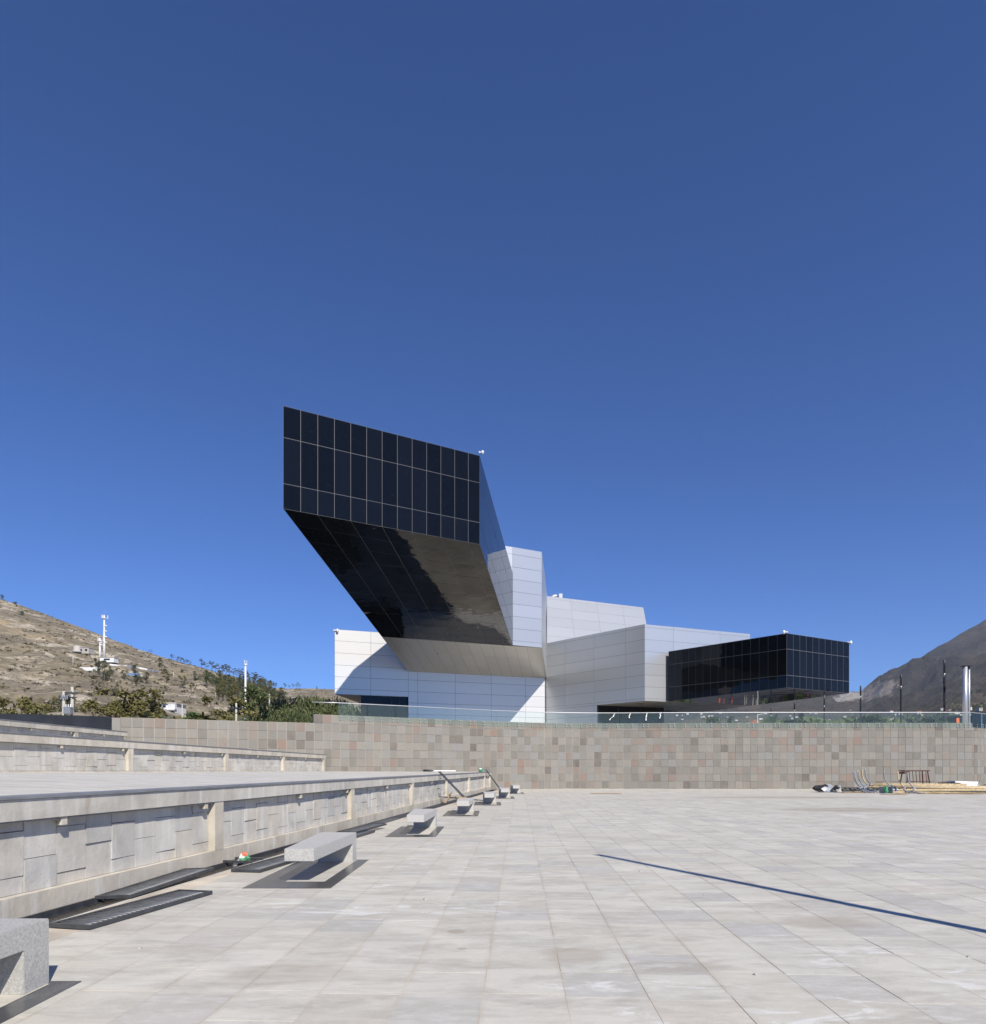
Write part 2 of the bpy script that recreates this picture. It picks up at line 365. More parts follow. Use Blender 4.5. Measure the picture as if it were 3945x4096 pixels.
M['skin'] = plain('skin', (.30, .17, .11), .6); M['foam'] = plain('white_board', (.74, .74, .72), .8)
M['charc'] = plain('charcoal_cladding', (.022, .026, .034), .75, 0, .25, 1.5, 0, .15)
M['asph'] = plain('plaza_floor', (.46, .43, .38), .85, 0, .25, .35, .2)

# ------------------------------------------------------------------ numpy noise and terrain functions
_rs = np.random.RandomState(11); _T = _rs.rand(256, 256)
def vnoise(x, y):
    xi = np.floor(x).astype(int); yi = np.floor(y).astype(int); fx = x-xi; fy = y-yi
    fx = fx*fx*(3-2*fx); fy = fy*fy*(3-2*fy)
    g = lambda a, b: _T[a % 256, b % 256]
    return (g(xi, yi)*(1-fx)+g(xi+1, yi)*fx)*(1-fy)+(g(xi, yi+1)*(1-fx)+g(xi+1, yi+1)*fx)*fy-.5
def fbm(x, y, o=5, ridge=False):
    s = 0; a = 1
    for k in range(o):
        n = vnoise(x*2**k+17*k, y*2**k+5*k)
        s = s+a*((.5-np.abs(n)*2) if ridge else n); a *= .5
    return s
RH = [(-1200, 1800), (-400, 2210), (0, 2396), (67, 2417), (178, 2456), (315, 2509), (437, 2554), (556, 2598), (700, 2641), (757, 2657), (805, 2669), (888, 2693), (968, 2713), (1027, 2733), (1087, 2750), (1146, 2752), (1246, 2754), (1337, 2757), (1440, 2768), (1700, 2800)]
RHx = np.array([(x-CX)/F for x, y in RH]); RHy = np.array([(HZ-y)/F for x, y in RH])
def sst(a, b, x):
    t = np.clip((x-a)/(b-a), 0, 1); return t*t*(3-2*t)
def hill_par(u):
    r = np.interp(u, RHx, RHy); dr = 620+330*sst(-.42, -.28, u); d0 = 48+92*sst(-.45, -.28, u); return r, dr, d0
HP = .78; HS0 = .035
def hill_z(u, d):
    r, dr, d0 = hill_par(u); t = np.clip((d-d0)/(dr-d0), 0, 1)
    s = HS0+(r-HS0)*t**HP
    z = np.where(d <= dr, s*d, r*dr-(d-dr)*.25)
    x = u*d; env = np.clip(t*6, 0, 1)*(1-.75*sst(.85, 1, t))
    z = z+env*(7*fbm(x*.012, d*.012, 6)+3.2*fbm(x*.05+9, d*.05, 4, True))
    return z+EYE
def hill_at(x, y):
    """ground point of the hill seen at photo pixel"""
    u = (x-CX)/F; s = (HZ-y)/F; lo = hill_par(u)[2]; hi = hill_par(u)[1]; best = hi
    for k in range(500):
        d = lo+(hi-lo)*k/499
        if (float(hill_z(np.array(u), np.array(d)))-EYE)/d >= s: best = d; break
    return Vector((u*best, best, float(hill_z(np.array(u), np.array(best)))))
RM = [(1500, 2800), (2400, 2830), (2790, 2815), (2980, 2796), (3100, 2782), (3260, 2772), (3350, 2770), (3396, 2765), (3445, 2766), (3491, 2733), (3537, 2693), (3580, 2672), (3623, 2654), (3689, 2627), (3781, 2568), (3847, 2532), (3945, 2488), (4300, 2430), (4900, 2480), (6200, 2600)]
RMx = np.array([(x-CX)/F for x, y in RM]); RMy = np.array([(HZ-y)/F for x, y in RM])
MD = 4600.; MP = 1.35; MS0 = .024
def mnt_z(u, d):
    r = np.interp(u, RMx, RMy); d0 = 165.; t = np.clip((d-d0)/(MD-d0), 0, 1)
    s = MS0+(r-MS0)*t**MP; z = np.where(d <= MD, s*d, r*MD-(d-MD)*.25)
    x = u*d; env = t*(1-.8*sst(.8, 1, t))
    z = z+env*(240*fbm(x*.0011+3, d*.0009, 6, True)*np.clip(r/.12, .3, 1.4)-35)+np.clip(t*8, 0, 1)*(1-sst(.85, 1, t))*6*fbm(x*.006, d*.006, 4)
    return z+EYE
def mnt_at(x, y):
    u = (x-CX)/F; s = (HZ-y)/F; best = MD
    for k in range(600):
        d = 165+(MD-165)*(k/599)**1.5
        if (float(mnt_z(np.array(u), np.array(d)))-EYE)/d >= s: best = d; break
    return Vector((u*best, best, float(mnt_z(np.array(u), np.array(best)))))
PM = mnt_at
def grid_mesh(name, fz, us, ds, mat):
    U, D = np.meshgrid(us, ds, indexing='ij'); Z = fz(U, D)
    V = np.stack([U*D, D, Z], -1).reshape(-1, 3); nu, ndd = len(us), len(ds)
    i = np.arange(nu-1)[:, None]*ndd+np.arange(ndd-1)[None, :]
    Q = np.stack([i, i+ndd, i+ndd+1, i+1], -1).reshape(-1, 4)
    me = bpy.data.meshes.new(name); me.vertices.add(len(V)); me.vertices.foreach_set('co', V.ravel())
    me.loops.add(Q.size); me.loops.foreach_set('vertex_index', Q.ravel()); me.polygons.add(len(Q))
    me.polygons.foreach_set('loop_start', np.arange(0, Q.size, 4)); me.polygons.foreach_set('loop_total', np.full(len(Q), 4))
    me.update(); me.validate(); me.materials.append(mat); me.polygons.foreach_set('use_smooth', [True]*len(Q))
    o = bpy.data.objects.new(name, me); COL.objects.link(o); return o
h = grid_mesh('hill', hill_z, np.linspace(-1.15, -.14, 420), np.concatenate([np.linspace(50, 620, 300), np.linspace(626, 1500, 80)]), m_hill()); tag(h, kind='structure')
M['mount'] = m_mount()
h = grid_mesh('mountain', mnt_z, np.linspace(-.2, 1.5, 520), 165*(40.)**np.linspace(0, 1, 300), M['mount']); tag(h, kind='structure')
b = MB(); b.quad((-9000, -9000, -1.2), (9000, -9000, -1.2), (9000, 12000, -1.2), (-9000, 12000, -1.2)); tag(b.build('ground', M['mount']), kind='structure')
# haze: one closed box of thin air round everything
b = MB(); b.box((2500, 2500, 558), (11000, 10200, 1122)); hz = b.build('haze', []); tag(hz, kind='stuff')
hm = bpy.data.materials.new('haze_air'); hm.use_nodes = True; hm.node_tree.nodes.clear()
pv = hm.node_tree.nodes.new('ShaderNodeVolumePrincipled'); pv.inputs['Density'].default_value = .00004; pv.inputs['Color'].default_value = (.80, .87, 1, 1)
ho = hm.node_tree.nodes.new('ShaderNodeOutputMaterial'); hm.node_tree.links.new(pv.outputs[0], ho.inputs['Volume'])
hz.data.materials.clear(); hz.data.materials.append(hm)

# ------------------------------------------------------------------ stone wall curve
CP = [(-40, 28.5), (-33.5, 32.6), (-26.5, 36.6), (-21.4, 39.2), (-16.5, 41.9), (-11.6, 44.3), (-8.2, 46.2), (-4.05, 48.6), (-1.3, 50.3), (1.38, 51.7), (4.78, 53.0), (8.4, 53.45), (14.1, 53.1), (20, 52.9), (25.4, 52.9), (31, 52.9), (37.0, 52.9)]
def catmull(P, n=14):
    out = []
    for i in range(len(P)-1):
        p0 = P[max(i-1, 0)]; p1 = P[i]; p2 = P[i+1]; p3 = P[min(i+2, len(P)-1)]
        for k in range(n):
            t = k/n
            out.append(tuple(.5*((2*p1[j])+(-p0[j]+p2[j])*t+(2*p0[j]-5*p1[j]+4*p2[j]-p3[j])*t*t+(-p0[j]+3*p1[j]-3*p2[j]+p3[j])*t**3) for j in (0, 1)))
    out.append(P[-1]); return out
CV = np.array(catmull(CP)); CS = np.concatenate([[0], np.cumsum(np.hypot(*np.diff(CV, axis=0).T))])
CV2 = None
def cur(s):
    """point, tangent, outward normal (towards the camera) at arc length s"""
    s = float(s)
    if s <= CS[-1]:
        x = np.interp(s, CS, CV[:, 0]); y = np.interp(s, CS, CV[:, 1])
        a = max(s-.3, 0); c = min(s+.3, CS[-1]); t = Vector((np.interp(c, CS, CV[:, 0])-np.interp(a, CS, CV[:, 0]), np.interp(c, CS, CV[:, 1])-np.interp(a, CS, CV[:, 1]), 0)).normalized()
    else:
        t = Vector((.83, .555, 0)).normalized(); x = 37.0+t.x*(s-CS[-1]); y = 52.9+t.y*(s-CS[-1])
    return Vector((x, y, 0)), t, Vector((t.y, -t.x, 0))
def s_of_x(X): return float(np.interp(X, CV[:, 0], CS))
S_LOW0, S_STEP, S_END = s_of_x(-21.4), s_of_x(-11.6), CS[-1]+3.0
ROW = .566; TOPZ = .016+9*ROW
def zone(X, Y):
    """the three terraces: height of floor hidden or not"""
def wall_seg(name, s0, s1, nrow, label, budget):
    root = empty(name, cur((s0+s1)/2)[0], label, 'wall'); inv = -root.location
    zt = .016+nrow*ROW
    core = MB(); n = max(2, int((s1-s0)/.6))
    A = [cur(s0+(s1-s0)*k/n) for k in range(n+1)]
    fr = [p+nn*(-.013) for p, t, nn in A]; bk = [p+nn*(-.45) for p, t, nn in A]
    for k in range(n):
        core.quad(fr[k], fr[k+1], fr[k+1]+Vector((0, 0, zt)), fr[k]+Vector((0, 0, zt)))
        core.quad(bk[k], bk[k+1], bk[k+1]+Vector((0, 0, zt)), bk[k]+Vector((0, 0, zt)))
        core.quad(fr[k]+Vector((0, 0, zt)), fr[k+1]+Vector((0, 0, zt)), bk[k+1]+Vector((0, 0, zt)), bk[k]+Vector((0, 0, zt)))
    for k in (0, n): core.quad(fr[k], bk[k], bk[k]+Vector((0, 0, zt)), fr[k]+Vector((0, 0, zt)))
    o = core.build('wall_core', M['mortar'], root); o.location = inv
    u = MB(); u.box((0, 0, 0), (1, 1, 1)); um = u.mesh('wall_tile', M['tile'])
    ncol = round((s1-s0)/.572); cw = (s1-s0)/ncol; cells = []
    for i in range(ncol):
        sc = s0+(i+.5)*cw
        for j in range(nrow): cells.append((sc, j))
    # nearest to the middle of the view and to the camera, visible rows first
    def vis(c):
        p, t, nn = cur(c[0]); z = .016+(c[1]+.5)*ROW
        x = CX+F*p.x/p.y; hid = 0
        if p.x < -.2 and z < 1.5: hid = 1
        if p.x < -11.2 and z < 2.6: hid = 1
        if x > 3950: hid = 1
        return (hid, p.length-.25*c[1])
    cells.sort(key=vis); rest = MB()
    for q, (sc, j) in enumerate(cells):
        if vis((sc, j))[0] and p_skip(sc, j): continue
        p, t, nn = cur(sc); z = .016+(j+.5)*ROW; w = cw-.018-R.random()*.008; hh = ROW-.018-R.random()*.006
        off = R.uniform(-.004, .006); a = R.gauss(0, .004); bb = R.gauss(0, .004)
        Mx = Matrix((t, nn, Vector((0, 0, 1)))).transposed() @ Matrix.Rotation(a, 3, 'Z') @ Matrix.Rotation(bb, 3, 'X')
        c = p+nn*(-.008+off)+Vector((0, 0, z))
        if q < budget: 
            obj('tile', um, root, mw=Matrix.Translation(c+inv) @ Mx.to_4x4() @ Matrix.Diagonal((w, .026, hh, 1)))
        else: rest.box(c+inv, (w, .026, hh), Mx, 0, R.random(), bottom=True)
    if rest.v: tag(rest.build('tiling', M['tile'], root), kind='stuff')
    return root
def p_skip(sc, j): return False
wall_seg('stone_wall', S_LOW0, S_STEP, 8, 'lower left end of the curved stone tiled wall, one tile course below the rest', 300)
wall_seg('stone_wall', S_STEP, S_END, 9, 'long curved retaining wall of grey and brown stone tiles under the glass balustrade', 300)
# charcoal parapet continuing the curve to the left
root = empty('parapet_wall', cur(S_LOW0-8)[0], 'charcoal black parapet wall above the top terrace at the far left', 'wall')
for k, (a, c) in enumerate([(0, 4.9), (4.9, 9.8), (9.8, 14.7), (14.7, S_LOW0-.45), ]):
    mb = MB(); n = 5
    for i in range(n):
        p, t, nn = cur(a+.01+(c-a-.02)*i/n); p2, t2, n2 = cur(a+.01+(c-a-.02)*(i+1)/n)
        z0, z1 = 2.2, 4.56
        mb.hexa([p+nn*.06+Vector((0, 0, z0)), p2+n2*.06+Vector((0, 0, z0)), p2-n2*.3+Vector((0, 0, z0)), p-nn*.3+Vector((0, 0, z0)),
                 p+nn*.06+Vector((0, 0, z1)), p2+n2*.06+Vector((0, 0, z1)), p2-n2*.3+Vector((0, 0, z1)), p-nn*.3+Vector((0, 0, z1))])
    o = mb.build('cladding_panel', M['charc'], root); o.location = -root.location
mb = MB()
p, t, nn = cur(S_LOW0-.22); Mx = Matrix((t, nn, Vector((0, 0, 1)))).transposed()
mb.box(p+nn*-.1+Vector((0, 0, 3.9)), (.42, .5, 1.2), Mx); o = mb.build('end_pier', M['tile'], root); o.location = -root.location

# ------------------------------------------------------------------ floor: paving with a drain along the first terrace wall
T1 = Vector((.1162, .9932, 0)); N1 = Vector((.9932, -.1162, 0)); A1 = Vector((-6.1, 0, 0))   # base line of first terrace wall
TA = math.radians(-2.2); tx = Vector((math.cos(TA), math.sin(TA), 0)); ty = Vector((-math.sin(TA), math.cos(TA), 0))
CH_W = .50
def line1(Y): return -6.1+.117*Y
mb = MB()
mb.quad((line1(-40)+CH_W+.05, -40, -.0028), (60, -40, -.0028), (60, 56, -.0028), (line1(56)+CH_W+.05, 56, -.0028)); tag(mb.build('paving_bed', M['grout']), kind='structure')
floor = MB(); pv_root = empty('pavement', (0, 0, 0)); tag(pv_root, kind='structure')
uf = MB(); uf.box((0, 0, 0), (1, 1, 1), bottom=False); ufm = uf.mesh('paving_slab', M['pave'])
G = .6; cells = []
pads = []
BEN = [(-3.40, 5.23), (-2.44, 12.19), (-1.575, 19.1), (-.72, 26.0), (.15, 32.6), (.955, 39.0), (1.79, 45.6)]
org = gp(1913, 4096)  # a column joint passes here
for i in range(-40, 90):
    for j in range(-14, 92):
        c = org+tx*(G*(i+.5))+ty*(G*(j+.5)-.05*((i*7) % 3))
        if c.x-.30 < line1(c.y)+CH_W+.06 or c.x > 58 or c.y > 57: continue
        if c.y > 50 or c.y < -6:
            s = s_of_x(min(c.x, 37)); 
            if c.y > cur(s)[0].y+.2 and c.x < 37: continue
        px = CX+F*c.x/max(c.y, .1); vis = c.y > 4.2 and -60 < px < 4010
        cells.append(((0 if vis else 1), c.length, c, i, j))
cells.sort(key=lambda q: q[:2])
cells = [q for q in cells if q[2].y > -5.5]
for q, (_, _, c, i, j) in enumerate(cells):
    gx = .003+.005*R.random(); gy = .003+.007*R.random()
    w, d = G-gx, G-gy; dz = R.uniform(-.0012, .0012); ax, ay = R.gauss(0, .0008), R.gauss(0, .0008)
    Mx = Matrix.Rotation(TA, 3, 'Z') @ Matrix.Rotation(ax, 3, 'X') @ Matrix.Rotation(ay, 3, 'Y')
    cc = c+Vector((0, 0, -.02+dz))
    if q < 300: obj('paving_slab', ufm, pv_root, mw=Matrix.Translation(cc) @ Mx.to_4x4() @ Matrix.Diagonal((w, d, .04, 1)))
    else: floor.box(cc, (w, d, .04), Mx, 0, R.random(), bottom=False)
tag(floor.build('paving_slabs', M['pave'], pv_root), kind='stuff')
# border strip between slabs and drain
mb = MB()
for k in range(-10, 52):
    y0, y1 = k*1.0, k*1.0+.992
    xa = line1(y0)+CH_W; xb = line1(y1)+CH_W
    mb.hexa([(xa, y0, -.05), (xa+.62, y0, -.05), (xb+.62, y1, -.05), (xb, y1, -.05), (xa, y0, -.0035), (xa+.62, y0, -.0035), (xb+.62, y1, -.0035), (xb, y1, -.0035)], 0, R.random())
tag(mb.build('border_slab', M['pave'], pv_root), kind='stuff')
# drain channel
dr = empty('drain_channel', (line1(12)+.25, 12, 0), 'open concrete drain with black angle iron rims along the foot of the lowest terrace wall', 'drain'); inv = -dr.location
def L1(s, n, z): return A1+T1*s+N1*n+Vector((0, 0, z))
mb = MB(); s0, s1 = -8, 51.3
mb.quad(L1(s0, .0, -.34), L1(s1, 0, -.34), L1(s1, CH_W, -.34), L1(s0, CH_W, -.34))
mb.quad(L1(s0, CH_W, -.34), L1(s1, CH_W, -.34), L1(s1, CH_W, -.005), L1(s0, CH_W, -.005))
o = mb.build('channel_lining', M['concw'], dr); o.location = inv
for nn0 in (.012, CH_W-.035):
    mb = MB(); mb.hexa([L1(s0, nn0, -.06), L1(s1, nn0, -.06), L1(s1, nn0+.03, -.06), L1(s0, nn0+.03, -.06), L1(s0, nn0, .004), L1(s1, nn0, .004), L1(s1, nn0+.03, .004), L1(s0, nn0+.03, .004)])
    o = mb.build('rim', M['iron'], dr); o.location = inv
mb = MB(); mb.hexa([L1(s0, .012, -.075), L1(s1, .012, -.075), L1(s1, .075, -.075), L1(s0, .075, -.075), L1(s0, .012, -.062), L1(s1, .012, -.062), L1(s1, .075, -.062), L1(s0, .075, -.062)])
o = mb.build('ledge', M['iron'], dr); o.location = inv

def make_grate(L=2.02, Wd=.5, nb=27):
    fr = MB(); t = .035; hh = .042
    fr.box((0, -Wd/2+t/2, 0), (L, t, hh)); fr.box((0, Wd/2-t/2, 0), (L, t, hh)); fr.box((-L/2+t/2, 0, 0), (t, Wd-2*t, hh)); fr.box((L/2-t/2, 0, 0), (t, Wd-2*t, hh))
    br = MB()
    step = (L-2*t)/(nb+1)
    br.tube([(0, -Wd/2+t, 0), (0, Wd/2-t, 0)], .016, 8)
    return fr.mesh('grate_frame', M['iron']), br.mesh('grate_bar', M['ironb'], True), [-(L/2)+t+step*(k+1) for k in range(nb)]
GF, GB, GX = make_grate()
def grate(c, yaw, pitch=0, roll=0, label='', parts=True):
    root = empty('drain_grate', c, label, 'grate', 'steel drain grates'); root.rotation_mode = 'XYZ'
    root.rotation_euler = (roll, pitch, yaw)
    obj('frame', GF, root)
    if parts:
        for x in GX: obj('bar', GB, root, (x, 0, .004))
    else:
        mb = MB()
        for x in GX: mb.tube([(x, -.21, 0), (x, .21, 0)], .016, 5)
        tag(mb.build('bars', M['iron'], root), kind='stuff')
    return root
wyaw = math.atan2(.9932, .1162)
def mid(a, c): return (a+c)/2
g = mid(mid(gp(198, 3707), gp(342, 3731)), mid(gp(854, 3580), gp(723, 3570))); v = gp(854, 3580)-gp(342, 3731)
grate(g+Vector((0, 0, .03)), math.atan2(v.y, v.x), label='black steel grate lying loose on the paving right behind the nearest bench')
g = L1(9.75, .27, .045); grate(g, wyaw, math.radians(-1.6), math.radians(-3), label='grate tilted across the drain with its near end raised above a gap')
v = gp(1193, 3446)-gp(1043, 3492); a = math.atan2(v.y, v.x); g = gp(1043, 3492)+v.normalized()*1.0+Vector((-v.y, v.x, 0)).normalized()*.25
grate(g+Vector((0, 0, .03)), a, label='black grate lying on the paving partly behind the second bench')
g = gp(1500, 3326); grate(Vector((g.x-.3, g.y, .09)), wyaw-.10, math.radians(-1), label='upper of two loose grates stacked beside the drain beyond the second bench')
g = gp(1478, 3340); grate(Vector((g.x-.35, g.y-.35, .03)), wyaw-.02, label='lower of two loose grates stacked beside the drain beyond the second bench')
gs = [17.6+2.06*k for k in range(16)]
ordw = ['first', 'second', 'third', 'fourth', 'fifth', 'sixth', 'seventh', 'eighth', 'ninth', 'tenth', 'eleventh', 'twelfth', 'thirteenth', 'fourteenth', 'fifteenth', 'sixteenth', 'seventeenth', 'eighteenth', 'nineteenth', 'twentieth', 'twenty-first', 'twenty-second']
for k, s in enumerate(gs):
    grate(L1(s, .26, -.022), wyaw, label='drain cover set flush in the channel, %s from the near end of the covered run' % ordw[k], parts=k < 3)
# frame crossbar over open drain
mb = MB(); mb.box((0, 0, 0), (.52, .05, .04)); mb.box((.0, .42, 0), (.52, .05, .04)); o = mb.build('grate_support', M['iron']); o.location = L1(12.0, .26, .02); o.rotation_euler = (0, 0, wyaw-math.pi/2)
tag(o, 'pair of short black angle bars bridging the open drain beside the green and white sack', 'support bar')

# ------------------------------------------------------------------ terrace walls
UB = MB(); UB.box((0, 0, 0), (1, 1, 1)); blockme = UB.mesh('concrete_block', M['conc2'])
def bevel_me(me, w, seg=1):
    bm = bmesh.new(); bm.from_mesh(me); bmesh.ops.remove_doubles(bm, verts=bm.verts, dist=1e-5)
    bmesh.ops.bevel(bm, geom=bm.edges[:], offset=w, segments=seg, affect='EDGES'); bm.to_mesh(me); bm.free(); return me
def terrace_wall(A, B, z0a, z0b, zta, ztb, plh, cols, label, smin, smax, fh=.235):
    """A,B base-line points; cols: distances of piers"""
    t = (B-A).normalized(); t = Vector((t.x, t.y, 0)).normalized(); n = Vector((t.y, -t.x, 0)); L = (B-A).length
    root = empty('terrace_wall', (A+t*(smin+smax)/2), label, 'retaining wall'); inv = -root.location
    def zt(s): return zta+(ztb-zta)*s/L
    def zb(s): return z0a+(z0b-z0a)*s/L
    def P(s, nn, z): return A+t*s+n*nn+Vector((0, 0, z))
    def slab(name, mat, na, nb, fa, fb, sa=smin, sb=smax, cuts=1):
        mb = MB()
        for k in range(cuts):
            a = sa+(sb-sa)*k/cuts; c = sa+(sb-sa)*(k+1)/cuts-(.006 if cuts > 1 else 0)
            mb.hexa([P(a, nb, fa(a)), P(c, nb, fa(c)), P(c, na, fa(c)), P(a, na, fa(a)), P(a, nb, fb(a)), P(c, nb, fb(c)), P(c, na, fb(c)), P(a, na, fb(a))], 0, R.random())
        o = mb.build(name, mat, root); o.location = inv; return o
    slab('plinth', M['conc'], -.32, 0, lambda s: zb(s)-.45, lambda s: zb(s)+plh)
    slab('back_wall', M['conc'], -.32, -.185, lambda s: zb(s)+plh+.001, lambda s: zt(s)-.031)
    slab('beam', M['conc'], -.184, .015, lambda s: zt(s)-.03-fh, lambda s: zt(s)-.034)
    slab('coping', M['cope'], -.36, .035, lambda s: zt(s)-.030, lambda s: zt(s), cuts=int((smax-smin)/1.2))
    allc = sorted(c for c in cols if smin-8 < c < smax+8)
    for c in allc:
        if c < smin or c > smax: continue
        mb = MB(); a0, a1 = c-.14, c+.14
        f0 = lambda s: zb(s)+plh+.001; f1 = lambda s: zt(s)-.03-fh-.001
        mb.hexa([P(a0, .004, f0(a0)), P(a1, .004, f0(a1)), P(a1, -.158, f0(a1)), P(a0, -.158, f0(a0)), P(a0, .004, f1(a0)), P(a1, .004, f1(a1)), P(a1, -.158, f1(a1)), P(a0, -.158, f1(a0))])
        o = mb.build('pier', M['concw'], root); o.location = inv
    pieces = []
    for k in range(len(allc)-1):
        a, c = allc[k]+.15, allc[k+1]-.15; nb = max(1, round((c-a)/.49)); w = (c-a)/nb
        for i in range(nb):
            s = a+(i+.5)*w
            if s < smin or s > smax: continue
            base = zb(s)+plh; H = zt(s)-.03-fh-base
            js = [0, .5+R.uniform(-.05, .05), 1] if i % 2 == 0 else [0, .2+R.uniform(-.04, .04), .8+R.uniform(-.03, .05), 1]
            for j in range(len(js)-1):
                z0, z1 = base+js[j]*H, base+js[j+1]*H
                pr = R.uniform(0, .018); tl = R.uniform(-.022, .035); yw = R.gauss(0, .012)
                Mx = Matrix((t, n, Vector((0, 0, 1)))).transposed() @ Matrix.Rotation(yw, 3, 'Z') @ Matrix.Rotation(tl, 3, 'X')
                cc = P(s, -.155+pr, (z0+z1)/2)
                pieces.append((cc, Mx, (w-.008, .07, z1-z0-.008)))
        mb = MB(); zc = lambda s: zt(s)-.03-fh-.022
        if c > smin and a < smax:
            aa, c2 = max(a, smin), min(c, smax); m_ = (aa+c2)/2
            mb.tube([P(aa, -.035, zc(aa)), P(m_-.12, -.035, zc(m_)), P(m_, -.035, zc(m_)-.03), P(m_+.12, -.035, zc(m_)), P(c2, -.035, zc(c2))], .011, 6)
            o = mb.build('conduit', M['gal'], root); o.location = inv
            for q in (m_, c2-.25):
                mb = MB(); mb.box(P(q, -.03, zc(q)-.035), (.05, .09, .09), Matrix((n, t, Vector((0, 0, 1)))).transposed()); o = mb.build('junction_box', M['whitep'] if False else M['concw'], root); o.location = inv
    pieces.sort(key=lambda q: q[0].length); rest = MB()
    for q, (cc, Mx, dm) in enumerate(pieces):
        if q < 300: obj('concrete_block', blockme, root, mw=Matrix.Translation(cc+inv) @ Mx.to_4x4() @ Matrix.Diagonal((*dm, 1)))
        else: rest.box(cc+inv, dm, Mx, 0, R.random())
    if rest.v: tag(rest.build('concrete_blocks', M['conc2'], root), kind='stuff')
    return root
c1 = [11.85+7.2*k for k in range(-3, 6)]
terrace_wall(A1, A1+T1*51.6, 0, 0, 1.34, 1.34, .24, c1+[51.0], 'lowest and nearest concrete terrace wall with leaning panels, behind the row of granite benches', -6, 51.3)
A2 = Vector((-13.15-.096*16, 2.2, 0)); B2_ = Vector((-10.72, 43.75, 0)); L2 = (B2_-A2).length
t2 = (B2_-A2).normalized()
def sY(Y): return (Y-2.2)/t2.y
terrace_wall(A2, B2_, 1.60, 1.40, 2.70, 2.49, .05, [sY(y) for y in (3.5, 10.4, 17.2, 23.8, 30.7, 37.1, 43.5)], 'middle concrete terrace wall, ending against the curved stone wall', 4, L2)
A3 = Vector((-20.4, 12, 0)); B3 = Vector((-20.75, 38.7, 0))
terrace_wall(A3, B3, 2.52, 2.50, 3.69, 3.69, .05, [2, 8.6, 15.2, 21.9, 27.2], 'topmost concrete terrace wall at the far left below the charcoal parapet', 2, (B3-A3).length)
# terrace floors (slope gently up towards the wall behind)
def sheet(name, ps, mat):
    mb = MB(); mb.poly(ps, 0); o = mb.build(name, mat); tag(o, kind='structure'); return o
f = lambda s, n: L1(s, n, 0)
sheet('terrace_floor', [L1(-6, -.36, 1.338), L1(51.6, -.36, 1.338), (-2.5, 51.5, 1.345), (B2_.x+.02, 45.3, 1.40), (A2.x+.1, 2.2, 1.60), (A2.x-.5, -6, 1.62)], M['pave'])
sheet('terrace_floor', [(A2.x-.36, 2.2, 2.698), (B2_.x-.36, B2_.y+.9, 2.488), (-20.7, 39.8, 2.50), (-20.3, 12, 2.56), (-20.3, 2, 2.60)], M['pave'])
sheet('terrace_floor', [(-20.76, 12, 3.688), (-21.1, 39.0, 3.688), (-30, 35.2, 3.688), (-40, 28, 3.688), (-40, 12, 3.688)], M['pave'])

# ------------------------------------------------------------------ benches on dark granite pads
def bench_meshes():
    b1 = MB(); Lb, wf, wr, H, th = 2.5, .42, .63, .50, .18
    # far (leg) end at y=0, front end at y=-Lb ; x centred
    def w(y): return (wr+(wf-wr)*(-y/Lb))/2
    P = []
    for y in (0, -.27, -Lb):
        P.append(y)
    def ring(y, z): return (-w(y), y, z), (w(y), y, z)
    a, c = ring(-Lb, H); d, e = ring(0, H); a2, c2 = ring(-Lb, H-th); g, h_ = ring(-.27, H-th); i, j = ring(-.27, 0); k, l = ring(0, 0); m_, n_ = ring(-.27, H)
    V = [a, c, n_, m_, d, e, a2, c2, g, h_, i, j, k, l]
    Fc = [(0, 1, 2, 3), (3, 2, 5, 4), (0, 6, 7, 1), (6, 8, 9, 7), (8, 10, 11, 9), (10, 12, 13, 11), (4, 5, 13, 12), (1, 7, 9, 2), (2, 9, 11, 13, 5), (0, 3, 8, 6), (3, 4, 12, 10, 8)]
    bm = bmesh.new(); vs = [bm.verts.new(v) for v in V]
    for f_ in Fc: bm.faces.new([vs[q] for q in f_])
    bmesh.ops.recalc_face_normals(bm, faces=bm.faces)
    bmesh.ops.bevel(bm, geom=bm.edges[:], offset=.006, segments=2, affect='EDGES')
    me = bpy.data.meshes.new('bench_body'); bm.to_mesh(me); bm.free(); me.materials.append(M['granite']); return me
bme = bench_meshes()
padm = MB(); padm.box((0, 0, 0), (1, 1, 1), bottom=False); padme = padm.mesh('pad_slab', M['pad'])
dust = MB(); dust.quad((-.25, -2.32, 0), (.32, -2.32, 0), (.33, -.02, 0), (-.31, -.02, 0)); dustme = dust.mesh('dusty_slab', M['pave'])
bl = ['nearest bench, cut off by the lower left corner of the photo', 'second bench from the camera, large, beside a loose grate', 'third bench from the camera, rust streaked plinth behind it',
      'fourth bench from the camera, with the leaning ladder ending behind it', 'fifth bench from the camera, just past the lying ladder', 'sixth bench from the camera, at the foot of the farther ladder', 'farthest and smallest bench, beside the curved stone wall']
for k, (x, y) in enumerate(BEN):
    c = Vector((x-.315, y, .004))
    root = empty('granite_bench', c, 'grey cantilevered granite ' + bl[k], 'bench', 'granite benches along the lowest terrace')
    obj('bench_body', bme, root)
    pr = empty('granite_pad', (c.x, c.y, 0), 'dark polished granite pad under the '+bl[k].split(',')[0], 'paving pad', 'dark pads under the benches')
    for i in range(2):
        for j in range(5):
            if False: continue
            cx = -.70+.3+.61*i if False else (-.385+.61*i); cy = .06-2.9+.29+.58*j
            obj('pad_slab', padme, pr, mw=Matrix.Translation((cx, cy, -.012)) @ Matrix.Diagonal((.604, .574, .036, 1)))
    o = obj('worn_patch', dustme, pr, (0, 0, .0085))
    
